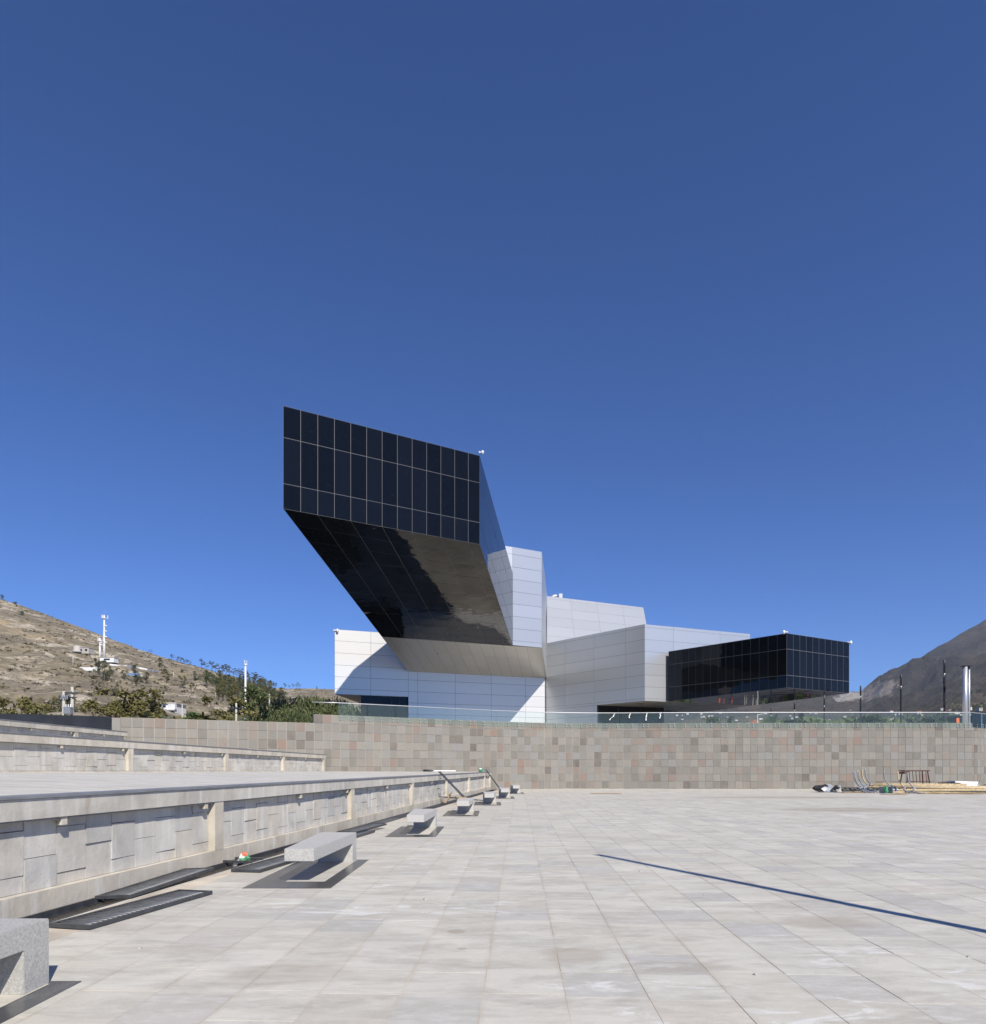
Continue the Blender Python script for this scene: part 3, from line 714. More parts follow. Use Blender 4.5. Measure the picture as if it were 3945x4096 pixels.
# ------------------------------------------------------------------ upper plaza and museum building
mb = MB(); mb.poly([(-11.3, 45.4, 4.93), (-4.0, 49.5, 4.93), (1.4, 52.4, 4.93), (4.8, 53.6, 4.93), (8.4, 54.1, 4.93), (37, 53.6, 4.93), (41, 56, 4.93), (120, 60, 4.93), (120, 170, 4.93), (-30, 172, 4.93), (-30, 116, 4.93)])
tag(mb.build('plaza_floor', M['asph']), kind='structure')
mb = MB(); mb.poly([(30, 101, 4.936), (50, 92, 4.936), (95, 100, 4.936), (110, 165, 4.936), (34, 168, 4.936)]); tag(mb.build('asphalt_yard', plain('asphalt', (.055, .055, .06), .8, 0, .3, .6, .2)), kind='structure')
BLD = empty('museum_building', (5, 100, 4.93), 'museum of black glass boxes and silver white metal volumes, one cantilevered high up', 'building')
binv = -BLD.location
def V3(x, y, e): return Vector((x, y, e+EYE))
def face_panels(vol, TL, TR, BR, BL, us, vs, mat, name, gap=.05, vs1=None, proud=.012, wob=.0012, outward=None, th=.02):
    """pieces over a four-cornered face; us, vs are cut fractions; vs1 the cuts at the right end"""
    TL, TR, BR, BL = map(Vector, (TL, TR, BR, BL)); vs1 = vs1 or vs
    nn = (TR-TL).cross(BL-TL).normalized()
    if outward is not None and nn.dot(outward) < 0: nn = -nn
    elif outward is None and nn.dot(Vector((0, 0, EYE))-TL) < 0: nn = -nn
    def Q(u, v): return (TL*(1-u)+TR*u)*(1-v)+(BL*(1-u)+BR*u)*v
    for i in range(len(us)-1):
        for j in range(len(vs)-1):
            u0, u1 = us[i], us[i+1]
            va = vs[j]+(vs1[j]-vs[j])*u0; vb = vs[j]+(vs1[j]-vs[j])*u1; vc = vs[j+1]+(vs1[j+1]-vs[j+1])*u1; vd = vs[j+1]+(vs1[j+1]-vs[j+1])*u0
            q = [Q(u0, va), Q(u1, vb), Q(u1, vc), Q(u0, vd)]; c = sum(q, Vector())/4
            r = []
            for k in range(4):
                e1 = (q[(k+1) % 4]-q[k]).normalized(); e2 = (q[k-1]-q[k]).normalized(); gh = gap*(1.0 if 'glass' in mat.name and abs(nn.z) < .5 else 1); gv = gap*(.78 if 'glass' in mat.name and abs(nn.z) < .5 else 1)
                r.append(q[k]+(e1*(gv if k % 2 == 0 else gh)+e2*(gh if k % 2 == 0 else gv))*.5)
            a, b_ = R.gauss(0, wob), R.gauss(0, wob); ax = (TR-TL).normalized(); ay = nn.cross(ax)
            top = [p+nn*(proud+(p-c).dot(ax)*a+(p-c).dot(ay)*b_) for p in r]; bot = [p+nn*(proud-th) for p in r]
            m_ = MB(); m_.hexa([p-c for p in bot]+[p-c for p in top]); o = m_.build(name, mat, vol); o.location = c+binv-vol.location
def volume(name, faces, mat):
    mb = MB()
    for f_ in faces:
        if len(f_) == 4:
            a, b_, c, d = [Vector(p)+binv for p in f_]; n = 6; q = lambda u, v: (a*(1-u)+b_*u)*(1-v)+(d*(1-u)+c*u)*v
            for i in range(n):
                for j in range(n): mb.quad(q(i/n, j/n), q((i+1)/n, j/n), q((i+1)/n, (j+1)/n), q(i/n, (j+1)/n))
        else: mb.poly([Vector(p)+binv for p in f_])
    o = mb.build(name, mat, BLD); return o
def lin(n): return [k/n for k in range(n+1)]
# upper cantilever
FL, FR = (-16.3, 53.0), (-1.2, 61.5)
tl, tr, bl_, br_ = V3(*FL, 28.1), V3(*FR, 28.1), V3(*FL, 20.1), V3(*FR, 20.1)
Al, Ar = V3(-13.4, 82.2, 15.75), V3(2.56, 88.8, 15.9)
Atl, Atr = V3(-13.4, 82.2, 25.3), V3(2.56, 88.8, 25.3)
arm = volume('glass_arm', [(tl, tr, br_, bl_), (tr, Atr, Ar, br_), (tl, Atl, Al, bl_), (tl, tr, Atr, Atl), (bl_, br_, Ar, Al)], M['mull'])
ucols = [k/12.86 for k in range(13)]+[1]
face_panels(arm, tl, tr, br_, bl_, ucols, [0, .307, .755, 1], M['glass'], 'glass_panel', gap=.042)
face_panels(arm, tr, Atr, Ar, br_, lin(20), [0, .307, .755, 1], M['glass'], 'glass_panel', gap=.06)
face_panels(arm, bl_, br_, Ar, Al, [2*q for q in ucols if 2*q < 1]+[1] if False else [0, 1/6.43, 2/6.43, 3/6.43, 4/6.43, 5/6.43, 6/6.43, 1], lin(11), M['glassu'], 'soffit_panel', gap=.035, wob=.0028)
# metal sleeve: soffit down to the white wall and the tall block F
Br, Bl = V3(8.2, 104, 13.58), V3(-12.0, 96.6, 13.58)
Fr = (6.5, 91.0); Fl = (-6.0, 86.0)
Arr = V3(*Fr, 15.95)
slv = volume('metal_tower', [(V3(-6, 85.3, 28.7), V3(*Fr, 28.75), Arr, V3(2.56, 88.85, 15.9), V3(2.56, 88.85, 22), V3(-6, 85.3, 22)), (V3(*Fr, 28.75), V3(9.1, 114.8, 28.8), V3(9.1, 114.8, 10), Br, Arr), (V3(-6, 85.3, 28.7), V3(*Fr, 28.75), V3(9.1, 114.8, 28.8), V3(-8, 108, 28.8)), (V3(-6, 85.3, 28.7), V3(-8, 108, 28.8), V3(-8, 108, 18), V3(-6, 85.3, 22))], M['seam'])
ev = [28.7, 27.75, 26.1, 24.5, 22.9, 21.3, 19.7, 18.1, 16.5, 15.9]; evf = [(28.7-e)/(28.7-15.9) for e in ev]
face_panels(slv, V3(2.56, 88.8, 28.7), V3(*Fr, 28.75), Arr, V3(2.56, 88.8, 15.9), [0, 1], evf, M['silver'], 'metal_panel', gap=.03)
face_panels(slv, V3(-6, 85.3, 28.7), V3(2.56, 88.8, 28.7), V3(2.56, 88.8, 22.9), V3(-6, 85.3, 22.9), [0, .5, 1], [0, .164, .448, .724, 1], M['silver'], 'metal_panel', gap=.03)
face_panels(slv, V3(*Fr, 28.75), V3(8.0, 104.4, 28.75), Br, Arr, [0, .35, .68, 1], evf, M['silver'], 'metal_panel', gap=.03)
face_panels(slv, V3(8.0, 104.4, 28.75), V3(9.1, 114.8, 28.8), V3(9.1, 114.8, 16), V3(8.0, 104.4, 16), [0, 1], evf, M['silver'], 'metal_panel', gap=.03)
sof = volume('metal_soffit', [(Al, Arr, Br, Bl), (Al, Bl, V3(-12, 96.6, 18.8), Atl)], M['seam'])
face_panels(sof, Al, Arr, Br, Bl, [0]+[(k+.55)/12.9 for k in range(12)]+[1], [0, .36, .7, 1], M['soff'], 'metal_panel', gap=.03, wob=.002)
face_panels(sof, Atl, V3(-12, 96.6, 20), Bl, Al, lin(3), lin(4), M['silver'], 'metal_panel', gap=.03)
# white wing
def WP(x):
    k = (x-CX)/F; Y = 101/(1-.366*k); return k*Y, Y
def W3(x, e): X, Y = WP(x); return V3(X, Y, e)
BACK = Vector((.9, 13.4, 0))*1.0
wg = volume('white_wing', [(W3(1339, 18.85), W3(2180, 18.85), W3(2180, 3.2), W3(1633.6, 3.2), W3(1633.6, 10), W3(1339, 10)), (W3(1339, 18.85), W3(1339, 10), W3(1339, 10)+BACK*1.0, W3(1339, 18.85)+BACK),
    (W3(1339, 18.85), W3(2180, 18.85), W3(2180, 18.85)+BACK, W3(1339, 18.85)+BACK), (W3(1633.6, 3.2), W3(1633.6, 10), W3(1633.6, 10)+BACK, W3(1633.6, 3.2)+BACK), (W3(1339, 10), W3(1633.6, 10), W3(1633.6, 10)+BACK, W3(1339, 10)+BACK), (W3(2180, 18.85), W3(2180, 3.2), W3(2180, 3.2)+BACK*.5, W3(2180, 18.85)+BACK*.5)], M['seam'])
def uX(xs):
    P = [WP(x)[0] for x in xs]; return [(p-P[0])/(P[-1]-P[0]) for p in P]
ev = [18.85, 17.3, 15.65, 14.0, 12.4, 10.75, 10.0]; face_panels(wg, W3(1339, 18.85), W3(1633.6, 18.85), W3(1633.6, 10), W3(1339, 10), uX([1339, 1483.6, 1633.6]), [(18.85-e)/8.85 for e in ev], M['white'], 'white_panel', gap=.035)
ev = [18.85, 17.3, 15.65, 14.0, 12.4, 10.75, 9.15, 7.55, 5.95, 4.35, 3.2]; face_panels(wg, W3(1633.6, 18.85), W3(2180, 18.85), W3(2180, 3.2), W3(1633.6, 3.2), uX([1633.6, 1671.4, 1821.4, 1965.7, 2102.9, 2180]), [(18.85-e)/15.65 for e in ev], M['white'], 'white_panel', gap=.035)
a = W3(1339, 10); c = W3(1633.6, 10); face_panels(wg, a+BACK, c+BACK, c, a, [0, .5, 1], [0, .5, 1], M['soff'], 'soffit_panel', gap=.03, outward=Vector((0, 0, -1)))
a = W3(1339, 18.85); face_panels(wg, a+BACK, a, W3(1339, 10), W3(1339, 10)+BACK, [0, .5, 1], [0, .5, 1], M['white'], 'white_panel', gap=.03, outward=Vector((-1, 0, 0)))
# recessed glazing below the white wing
def par(p, s): d = Vector((.939, .344, 0)); return Vector(p)+d*s
g0 = W3(1440.7, 10)+BACK*.03; g1 = W3(1633.2, 10)+BACK*.03; g0b = Vector((g0.x, g0.y, EYE+3.2)); g1b = Vector((g1.x, g1.y, EYE+3.2))
gz = volume('lobby_glazing', [(g0, g1, g1b, g0b), (g0, g0b, g0b+Vector((1, 12, 0)), g0+Vector((1, 12, 0)))], M['seam'])
face_panels(gz, g0, g1, g1b, g0b, [0, .22, .44, .63, .8, 1], [0, .78, 1], M['glass'], 'glass_panel', gap=.05, outward=Vector((.3, -1, 0)))
# grey wing G
SC = .741
Gb, Gc, Ge = (6.9, 105.3), (20.0, 90.0), (36.4, 96.6)
GT, GB_ = 18.9, 8.78
def gl_x(x):   # point on the left face of G at photo column x
    k = (x-CX)/F; dx, dy = Gb[0]-Gc[0], Gb[1]-Gc[1]; s = (k*Gc[1]-Gc[0])/(dx-k*dy); return s, Gc[0]+dx*s, Gc[1]+dy*s
s1, x1, y1 = gl_x(2388.8)
gw = volume('grey_wing', [(V3(*Gb, GT), V3(*Gc, GT), V3(*Gc, GB_), V3(x1, y1, GB_), V3(x1, y1, 3.2), V3(*Gb, 3.2)), (V3(*Gc, GT), V3(*Ge, GT), V3(*Ge, GB_), V3(*Gc, GB_)), (V3(*Gb, GT), V3(*Gc, GT), V3(*Ge, GT), V3(30, 115, GT), V3(10, 115, GT)), (V3(*Ge, GT), V3(*Ge, GB_), V3(32.9, 109.6, GB_), V3(32.9, 109.6, GT)),
    (V3(x1, y1, GB_), V3(*Gc, GB_), V3(*Ge, GB_), V3(32.9, 109.6, GB_), V3(12, 109, GB_))], M['seam'])
vg = [0, .04, .198, .356, .5125, .661, .8146, .966, 1]
ug = [1-gl_x(x)[0] for x in (2189.7, 2261, 2376.6, 2503.4, 2579)]; ug[0] = 0; ug[-1] = 1
face_panels(gw, V3(*Gb, GT), V3(*Gc, GT), V3(*Gc, GB_), V3(*Gb, GB_), ug, vg, M['silver'], 'metal_panel', gap=.028)
us_ = [0, (1-gl_x(2261)[0])/(1-s1), (1-gl_x(2376.6)[0])/(1-s1), 1]
face_panels(gw, V3(*Gb, GB_), V3(x1, y1, GB_), V3(x1, y1, 3.2), V3(*Gb, 3.2), us_, [0, .27, .55, .83, 1], M['silver'], 'metal_panel', gap=.028)
face_panels(gw, V3(*Gc, GT), V3(*Ge, GT), V3(*Ge, GB_), V3(*Gc, GB_), [0, .26, .7, 1], vg, M['silver'], 'metal_panel', gap=.028)
so_ = [V3(x1, y1, GB_), V3(*Gc, GB_), V3(*Ge, GB_), V3(32.9, 109.6, GB_), V3(12, 109, GB_)]
face_panels(gw, V3(*Gc, GB_), V3(*Ge, GB_), V3(32.9, 109.6, GB_), V3(x1, y1, GB_), lin(6), lin(6), M['soff'], 'soffit_panel', gap=.03, outward=Vector((0, 0, -1)), wob=.004)
# recessed black glass base under G
q0 = Vector((x1+.15, y1, 0)); q1 = Vector((25.2, 100.6, 0)); ee = lambda p, e: V3(p.x, p.y, e)
rg = volume('base_glazing', [(ee(q0, GB_-.01), ee(q1, GB_-.01), ee(q1, 3.2), ee(q0, 3.2)), (ee(q1, GB_-.01), ee(q1, 3.2), V3(22, 109, 3.2), V3(22, 109, GB_-.01))], M['seam'])
face_panels(rg, ee(q0, GB_-.02), ee(q1, GB_-.02), ee(q1, 3.2), ee(q0, 3.2), [0, .3, .64, .9, 1], [0, .45, 1], M['glass'], 'glass_panel', gap=.06)
# back volume, leaning face
k1 = V3(8.2, 118.9, 30); k2 = V3(28.2, 128.0, 30.0); k3 = V3(28.2, 119.6, 18); k4 = V3(8.2, 110.5, 18)
bv = volume('upper_block', [(k1, k2, k3, k4), (k1, k2, V3(26, 140, 30), V3(8, 132, 30)), (k2, k3, V3(30, 140, 18), V3(26, 140, 30))], M['seam'])
face_panels(bv, k1, k2, k3, k4, [0, .28, .53, .78, 1], [0, .045, .2, .355, .51, .67, .83, 1], M['silver'], 'metal_panel', gap=.03)
# lower black box
P0, P1, P2, P3 = (32.2, 74.8), (23.35, 90.75), (41.6, 79.7), (36.7, 96.6)
eb, et = 8.74, 14.72; et1, eb1 = 15.42, 8.78; et2, eb2 = 14.6, 8.67
bx = volume('glass_box', [(V3(*P1, et1), V3(*P0, et), V3(*P0, eb), V3(*P1, eb1)), (V3(*P0, et), V3(*P2, et2), V3(*P2, eb2), V3(*P0, eb)), (V3(*P0, et), V3(*P2, et2), V3(*P3, et1), V3(*P1, et1)), (V3(*P0, eb), V3(*P2, eb2), V3(*P3, eb1), V3(*P1, eb1)), (V3(*P2, et2), V3(*P2, eb2), V3(*P3, eb1), V3(*P3, et1))], M['mull'])
face_panels(bx, V3(*P1, et1), V3(*P0, et), V3(*P0, eb), V3(*P1, eb1), lin(15), [0, .266, .713, 1], M['glass'], 'glass_panel', vs1=[0, .289, .769, 1], gap=.055)
face_panels(bx, V3(*P0, et), V3(*P2, et2), V3(*P2, eb2), V3(*P0, eb), lin(10), [0, .289, .769, 1], M['glass'], 'glass_panel', gap=.055)
face_panels(bx, V3(*P0, eb), V3(*P2, eb2), V3(*P3, eb1), V3(*P1, eb1), lin(5), lin(7), M['glassb'], 'soffit_panel', gap=.03, wob=.001, outward=Vector((0, 0, -1)))
face_panels(bx, V3(*P2, et2), V3(*P3, et1), V3(*P3, eb1), V3(*P2, eb2), lin(8), [0, .289, .769, 1], M['glass'], 'glass_panel', gap=.045)
# roof duct
mb = MB(); c = pt(2226, 2394, 124)
mb.tube([c+Vector((-.95, 0, -.3)), c+Vector((-.85, 0, .05)), c+Vector((-.5, 0, .3)), c+Vector((0, 0, .38)), c+Vector((.4, 0, .38))], [.4, .42, .42, .42, .42], 12)
mb.box(c+Vector((.75, 0, .3)), (.62, .9, .95)); o = mb.build('roof_duct', M['steel']); tag(o, 'small curved metal duct on the roof of the upper block', 'duct')
# leaning concrete buttress seen under the soffit
mb = MB(); c = pt(2672, 2893, 112); mb.box((c.x, c.y, 6.6), (1.5, 1.2, 3.6), None, 0, 0, True, .75); tag(mb.build('concrete_buttress', M['pconc']), 'pale tapering concrete block standing under the grey wing soffit', 'buttress')
# cctv cameras
def cctv(x, y, Y, d, label):
    c = pt(x, y, Y); s = Y/95
    root = empty('security_camera', c, label, 'camera', 'dome security cameras on the building corners')
    m_ = MB(); m_.box((-.18*d, 0, .08), (.4, .12, .12)); m_.box((-.38*d, .02, .08), (.06, .3, .26)); m_.build('bracket', M['whitep'], root)
    m_ = MB(); m_.lathe((0.1*d, 0, 0), [(.05, .30), (.14, .28), (.19, .12), (.19, -.02), (.16, -.10)], 12); m_.build('housing', M['whitep'], root, True)
    m_ = MB(); m_.lathe((0.1*d, 0, -.24), [(.03, 0), (.1, .03), (.145, .09), (.15, .14)], 12); m_.build('dome', M['steel'], root, True)
    root.scale = (s, s, s)
cctv(1928, 1811, 61.3, 1, 'white dome camera on the top right corner of the high glass cantilever')
cctv(1347, 2524, 93.0, 1, 'white dome camera on the top left corner of the white wing')
cctv(3139, 2530, 75.0, -1, 'white dome camera left of the corner of the lower glass box')
cctv(3401, 2572, 80.0, 1, 'white dome camera on the right end of the lower glass box')

# ------------------------------------------------------------------ glass balustrade on the wall
bs = empty('glass_balustrade', cur(s_of_x(14))[0]+Vector((0, 0, 5)), 'frameless glass balustrade with thin steel handrail along the top of the curved stone wall', 'railing'); inv = -bs.location
sb = s_of_x(-10.25); PW = 2.02; k = 0
bolt = MB(); bolt.lathe((0, 0, 0), [(.032, 0), (.032, .02), (.02, .03)], 8); boltme = bolt.mesh('bolt', M['steel'], True)
rail = [cur(s_of_x(-11.75))[0]+Vector((0, 0, 5.90))]
while sb+PW*k < S_END-.4:
    a = sb+PW*k; c = min(a+PW-.02, S_END)
    if a < CS[-1] < c: c = CS[-1]-.01
    p, t, nn = cur(a+.01); p2, t2_, n2 = cur(c-.01)
    mb = MB(); z0, z1 = 4.775, 5.90
    A_, B_ = p+nn*.07, p2+n2*.07
    mb.hexa([A_+Vector((0, 0, z0)), B_+Vector((0, 0, z0)), B_-n2*.014+Vector((0, 0, z0)), A_-nn*.014+Vector((0, 0, z0)), A_+Vector((0, 0, z1)), B_+Vector((0, 0, z1)), B_-n2*.014+Vector((0, 0, z1)), A_-nn*.014+Vector((0, 0, z1))])
    o = mb.build('glass_pane', M['clear'], bs); o.location = inv
    for fr_ in (.08, .5, .92):
        for z in (4.85, 5.02):
            q = A_+(B_-A_)*fr_; ax = Matrix((t, Vector((0, 0, 1)), nn)).transposed()
            obj('bolt', boltme, bs, mw=Matrix.Translation(q+nn*.002+Vector((0, 0, z))+inv) @ ax.to_4x4())
    rail.append((A_+B_)/2*0+A_+Vector((0, 0, 5.92))); k += 1
    if c >= CS[-1]-.02 and a < CS[-1]: sb = CS[-1]-PW*k+.01
rail.append(B_+Vector((0, 0, 5.92)))
mb = MB(); mb.tube(rail, .028, 8); o = mb.build('handrail', M['steel'], bs, True); o.location = inv
# torn tape and paper tied to the rail
for x, y, hh, nm in [(2462, 2855, 28, 'long strip of white plastic tied to the handrail, leftmost of the torn ties'), (2521, 2858, 20, 'short white plastic tie left of the middle of the dark recess'), (2588, 2856, 30, 'white plastic tie hanging near the right of the dark recess'), (2640, 2854, 22, 'white plastic knot at the right edge of the dark recess'), (2440, 2855, -1, '')]:
    if hh < 0: continue
    p, t, nn = cur(s_of_x((x-CX)*53.3/F)); q = p+nn*.09+Vector((0, 0, 5.9)); m_ = MB(); L = hh*53.3/F
    pts = [q+Vector((R.uniform(-.05, .05)-.12*k*(1 if x < 2500 else .3), -.02*k, -L*k/4)) for k in range(5)]
    for a in range(4): m_.hexa([pts[a], pts[a]+Vector((.06, 0, 0)), pts[a]+Vector((.06, .01, 0)), pts[a]+Vector((0, .01, 0)), pts[a+1], pts[a+1]+Vector((.05+.04*(a % 2), 0, 0)), pts[a+1]+Vector((.05, .01, 0)), pts[a+1]+Vector((0, .01, 0))])
    tag(m_.build('plastic_strip', M['foam']), nm, 'plastic strip', 'torn plastic ties on the handrail')

# ------------------------------------------------------------------ lamp posts behind the wall
def lamp_post():
    root = empty('lamp_post', (0, 0, 0)); H = 6.0
    m_ = MB(); m_.lathe((0, 0, 0), [(.16, 0), (.16, .02), (.085, .03), (.085, H-1.45)], 14); m_.build('pole', M['black'], root, True)
    m_ = MB(); m_.lathe((0, 0, H-1.45), [(.03, 0), (.035, .12), (.075, .30)], 12); m_.build('reflector_cone', M['steel'], root, True)
    m_ = MB(); m_.lathe((0, 0, H-1.15), [(.085, 0), (.085, 1.13), (.06, 1.15)], 14); m_.build('lamp_head', M['black'], root, True)
    m_ = MB()
    for a in range(3): m_.tube([(.07*math.cos(a*2.1), .07*math.sin(a*2.1), H-1.46), (.07*math.cos(a*2.1), .07*math.sin(a*2.1), H-1.14)], .008, 5)
    m_.build('spacer', M['black'], root); return root
lp = [(38.9, 58.8), (40.6, 67.9), (41.7, 77.4), (43.4, 89.4), (42.6, 96.4), (43.1, 105.8)]
ll = ['tallest black lamp post, nearest of the row, left of the twin silver columns', 'second nearest black lamp post in front of the brown mountain', 'third nearest black lamp post, against the saddle of the mountain', 'fourth nearest black lamp post, its head just under the right end of the glass box', 'fifth nearest black lamp post, under the middle of the glass box', 'farthest and shortest black lamp post under the glass box']
proto = lamp_post()
for k, (x, y) in enumerate(lp):
    o = proto if k == 0 else copy_tree(proto); o.location = (x, y, 4.93); tag(o, ll[k], 'lamp post', 'black lamp posts in a row behind the balustrade')
# long pole just outside the frame on the right, throws the shadow across the paving
o = copy_tree(proto); Ls = 6.0/math.tan(SUN_EL)
tip = gp(2391, 3419); hgt = 9.4; Ls = hgt/math.tan(SUN_EL); base = tip+Vector((math.sin(SUN_AZ), math.cos(SUN_AZ), 0))*Ls
bpy.data.objects.remove(o.children[0]) if False else None
for ch in list(o.children): bpy.data.objects.remove(ch)
bpy.data.objects.remove(o)
fp = empty('flag_pole', base, 'slender dark pole off the right edge, its long shadow crossing the paving', 'pole')
m_ = MB(); m_.lathe((0, 0, 0), [(.14, 0), (.14, .03), (.085, .05), (.08, hgt-.02), (.05, hgt)], 14); m_.build('pole_shaft', M['black'], fp, True)
# twin silver columns
tc = empty('twin_column', pt(3864, 2900, 57).xy.to_3d()+Vector((0, 0, 4.93)), 'pair of tall silver metal pipes standing close together behind the balustrade at far right', 'column')
m_ = MB(); m_.tube([(-.06, 0, 0), (-.06, 0, 5.15)], .185, 20); m_.build('thick_pipe', M['steel'], tc, True)
m_ = MB(); m_.tube([(.34, .1, 0), (.34, .1, 5.15)], .085, 14); m_.build('thin_pipe', M['steel'], tc, True)
m_ = MB(); m_.box((.08, 0, 5.19), (.78, .42, .06)); m_.build('cap_plate', M['black'], tc)
m_ = MB(); m_.box((.2, .05, 3.7), (.2, .05, .06)); m_.box((.2, .05, 1.3), (.2, .05, .06)); m_.build('strap', M['steel'], tc)

# ------------------------------------------------------------------ ladders, trash, planks by the terrace
def ladder(a, b_, w, label, nr):
    a, b_ = Vector(a), Vector(b_); d = (b_-a); L = d.length; d.normalize(); side = d.cross(Vector((0, 0, 1))).normalized()
    if side.length < .1: side = Vector((1, 0, 0))
    side = Vector((.12, 1, 0)).normalized() if abs(d.z) > .3 else side
    root = empty('steel_ladder', a, label, 'ladder', 'black steel ladders')
    for sgn in (-1, 1):
        m_ = MB(); m_.tube([side*sgn*w/2, side*sgn*w/2+d*L], .022, 6); m_.build('stile', M['iron'], root)
    for k in range(nr):
        m_ = MB(); c = d*(L*(k+.5)/nr); m_.tube([c-side*w/2, c+side*w/2], .014, 5); m_.build('rung', M['iron'], root)
ladder(L1(31.6, -.05, 1.48), (-.95, 29.9, .02), .36, 'black ladder leaning from the terrace edge down towards the fourth bench', 15)
ladder(L1(31.4, .12, .32), (-.62, 33.2, .06), .36, 'black ladder lying low from the drain behind the fourth bench', 10)
ladder(L1(48.6, -.05, 1.50), (.62, 45.2, .02), .36, 'farther black ladder leaning from the end of the terrace near the stone wall', 13)
m_ = MB(); Mx = Matrix.Rotation(.3, 3, 'Y')
pal = empty('timber_pallet', L1(31.2, .45, .0), 'small raw timber pallet propped at the drain under the ladder', 'pallet')
for k in range(5): m_ = MB(); m_.box((0, k*.13, .28), (.06, .09, .55), Matrix.Rotation(.5, 3, 'Y')); m_.build('slat', M['wood'], pal)
m_ = MB(); m_.box((.03, .26, .42), (.04, .62, .05), Matrix.Rotation(.5, 3, 'Y')); m_.box((-.08, .26, .2), (.04, .62, .05), Matrix.Rotation(.5, 3, 'Y')); m_.build('batten', M['wood'], pal)
o = MB(); o.box((0, 0, 0), (.5, .16, .03)); tag(obj('timber_board', o.mesh('timber_board', M['wood']), None, L1(31.9, .85, .2), (0, .5, .4)), 'loose timber board beside the pallet at the drain', 'board')
o = MB(); o.box((0, 0, 0), (.3, .14, .05)); tag(obj('wood_block', o.mesh('wood_block', M['wood']), None, (-1.16, 25.3, .53), (0, 0, .4)), 'small wooden offcut lying on top of the fourth bench', 'offcut')
def crumple(name, c, r, cols, label, cat, seed, sq=(1, 1, 1)):
    rr = random.Random(seed); bm = bmesh.new(); bmesh.ops.create_icosphere(bm, subdivisions=2, radius=1)
    for v in bm.verts:
        n = fbm(np.array(v.co.x*2+seed), np.array(v.co.y*2+v.co.z*1.7), 3, True); k = 1+.75*float(n)+rr.uniform(-.12, .12)
        v.co = Vector((v.co.x*sq[0], v.co.y*sq[1], v.co.z*sq[2]))*r*k
    for f_ in bm.faces:
        n = f_.calc_center_median(); f_.material_index = min(len(cols)-1, (0 if n.z < r*.25+n.x*.6 else (1 if n.z > r*.6-n.x*.8 else 2)))
    me = bpy.data.meshes.new(name); bm.to_mesh(me); bm.free()
    for q in cols: me.materials.append(q)
    o = bpy.data.objects.new(name, me); COL.objects.link(o); o.location = c; tag(o, label, cat); return o
crumple('cement_sack', L1(12.25, .26, .05), .07, [M['green'], M['red'], M['foam']], 'crumpled green, white and red sack lying in the open drain', 'sack', 6, (1.2, .6, 1.1))
crumple('plastic_bag', L1(12.1, .22, -.06), .07, [M['black'], M['foam'], M['foam']], 'small black and white rubbish just below the crumpled sack', 'rubbish', 5)
crumple('green_bag', L1(47.6, -.3, 1.46), .13, [M['green'], M['foam'], M['green']], 'bright green bag on the terrace edge beside the farther ladder', 'bag', 8, (1, .8, 1))
m_ = MB(); m_.tube([(-4.1, 46.0, 1.42), (-2.6, 47.2, 1.42)], .05, 8); tag(m_.build('white_pipe', M['whitep']), 'white plastic pipe lying on the terrace before the stone wall', 'pipe')
m_ = MB(); m_.tube([(-12.6, 41.5, 1.46), (-10.9, 42.6, 1.46)], .04, 8); tag(m_.build('dark_pipe', M['black']), 'thin dark pipe lying at the foot of the middle terrace wall end', 'pipe')
crumple('rubble_heap', (-4.4, 45.9, 1.44), .18, [M['iron'], M['card'], M['iron']], 'small dark heap of debris at the left end of the white pipe', 'debris', 11, (1.8, 1, .4))
tag(obj('card_sheet', (lambda m_: (m_.box((0, 0, 0), (1.9, .5, .012)), m_.mesh('card_sheet', M['card']))[1])(MB()), None, gp(2425, 3174, .02), (0, 0, -.1)), 'flat tan cardboard sheet lying alone on the far paving', 'cardboard')

ch = MB(); ch.box((0, 0, 0), (.05, .035, .02), taper=.6); chm = ch.mesh('stone_chip', M['pconc'])
for x, y, lb in [(2563, 3487, 'just below the tip of the long pole shadow'), (2820, 3580, 'below the middle of the long pole shadow'), (3210, 3300, 'on the far right paving before the pipe pile'), (2790, 3385, 'above the left half of the pole shadow'), (2430, 3300, 'on the far paving above the shadow tip'), (3880, 3830, 'near the right edge below the pole shadow'),
                 (560, 3796, 'between the nearest bench and the dark oval stain'), (2130, 3560, 'left of the shadow tip in mid paving'), (3395, 3450, 'above the right half of the pole shadow'), (2980, 3290, 'on the far paving right of centre'), (1700, 3600, 'right of the second bench in mid paving'), (3020, 3900, 'in the near foreground right of centre')]:
    p = gp(x, y); tag(obj('stone_chip', chm, None, (p.x, p.y, .009), (0, 0, R.uniform(0, 3)), (R.uniform(.4, 1),)*3), 'tiny loose stone chip '+lb, 'stone', 'stone chips scattered on the paving')
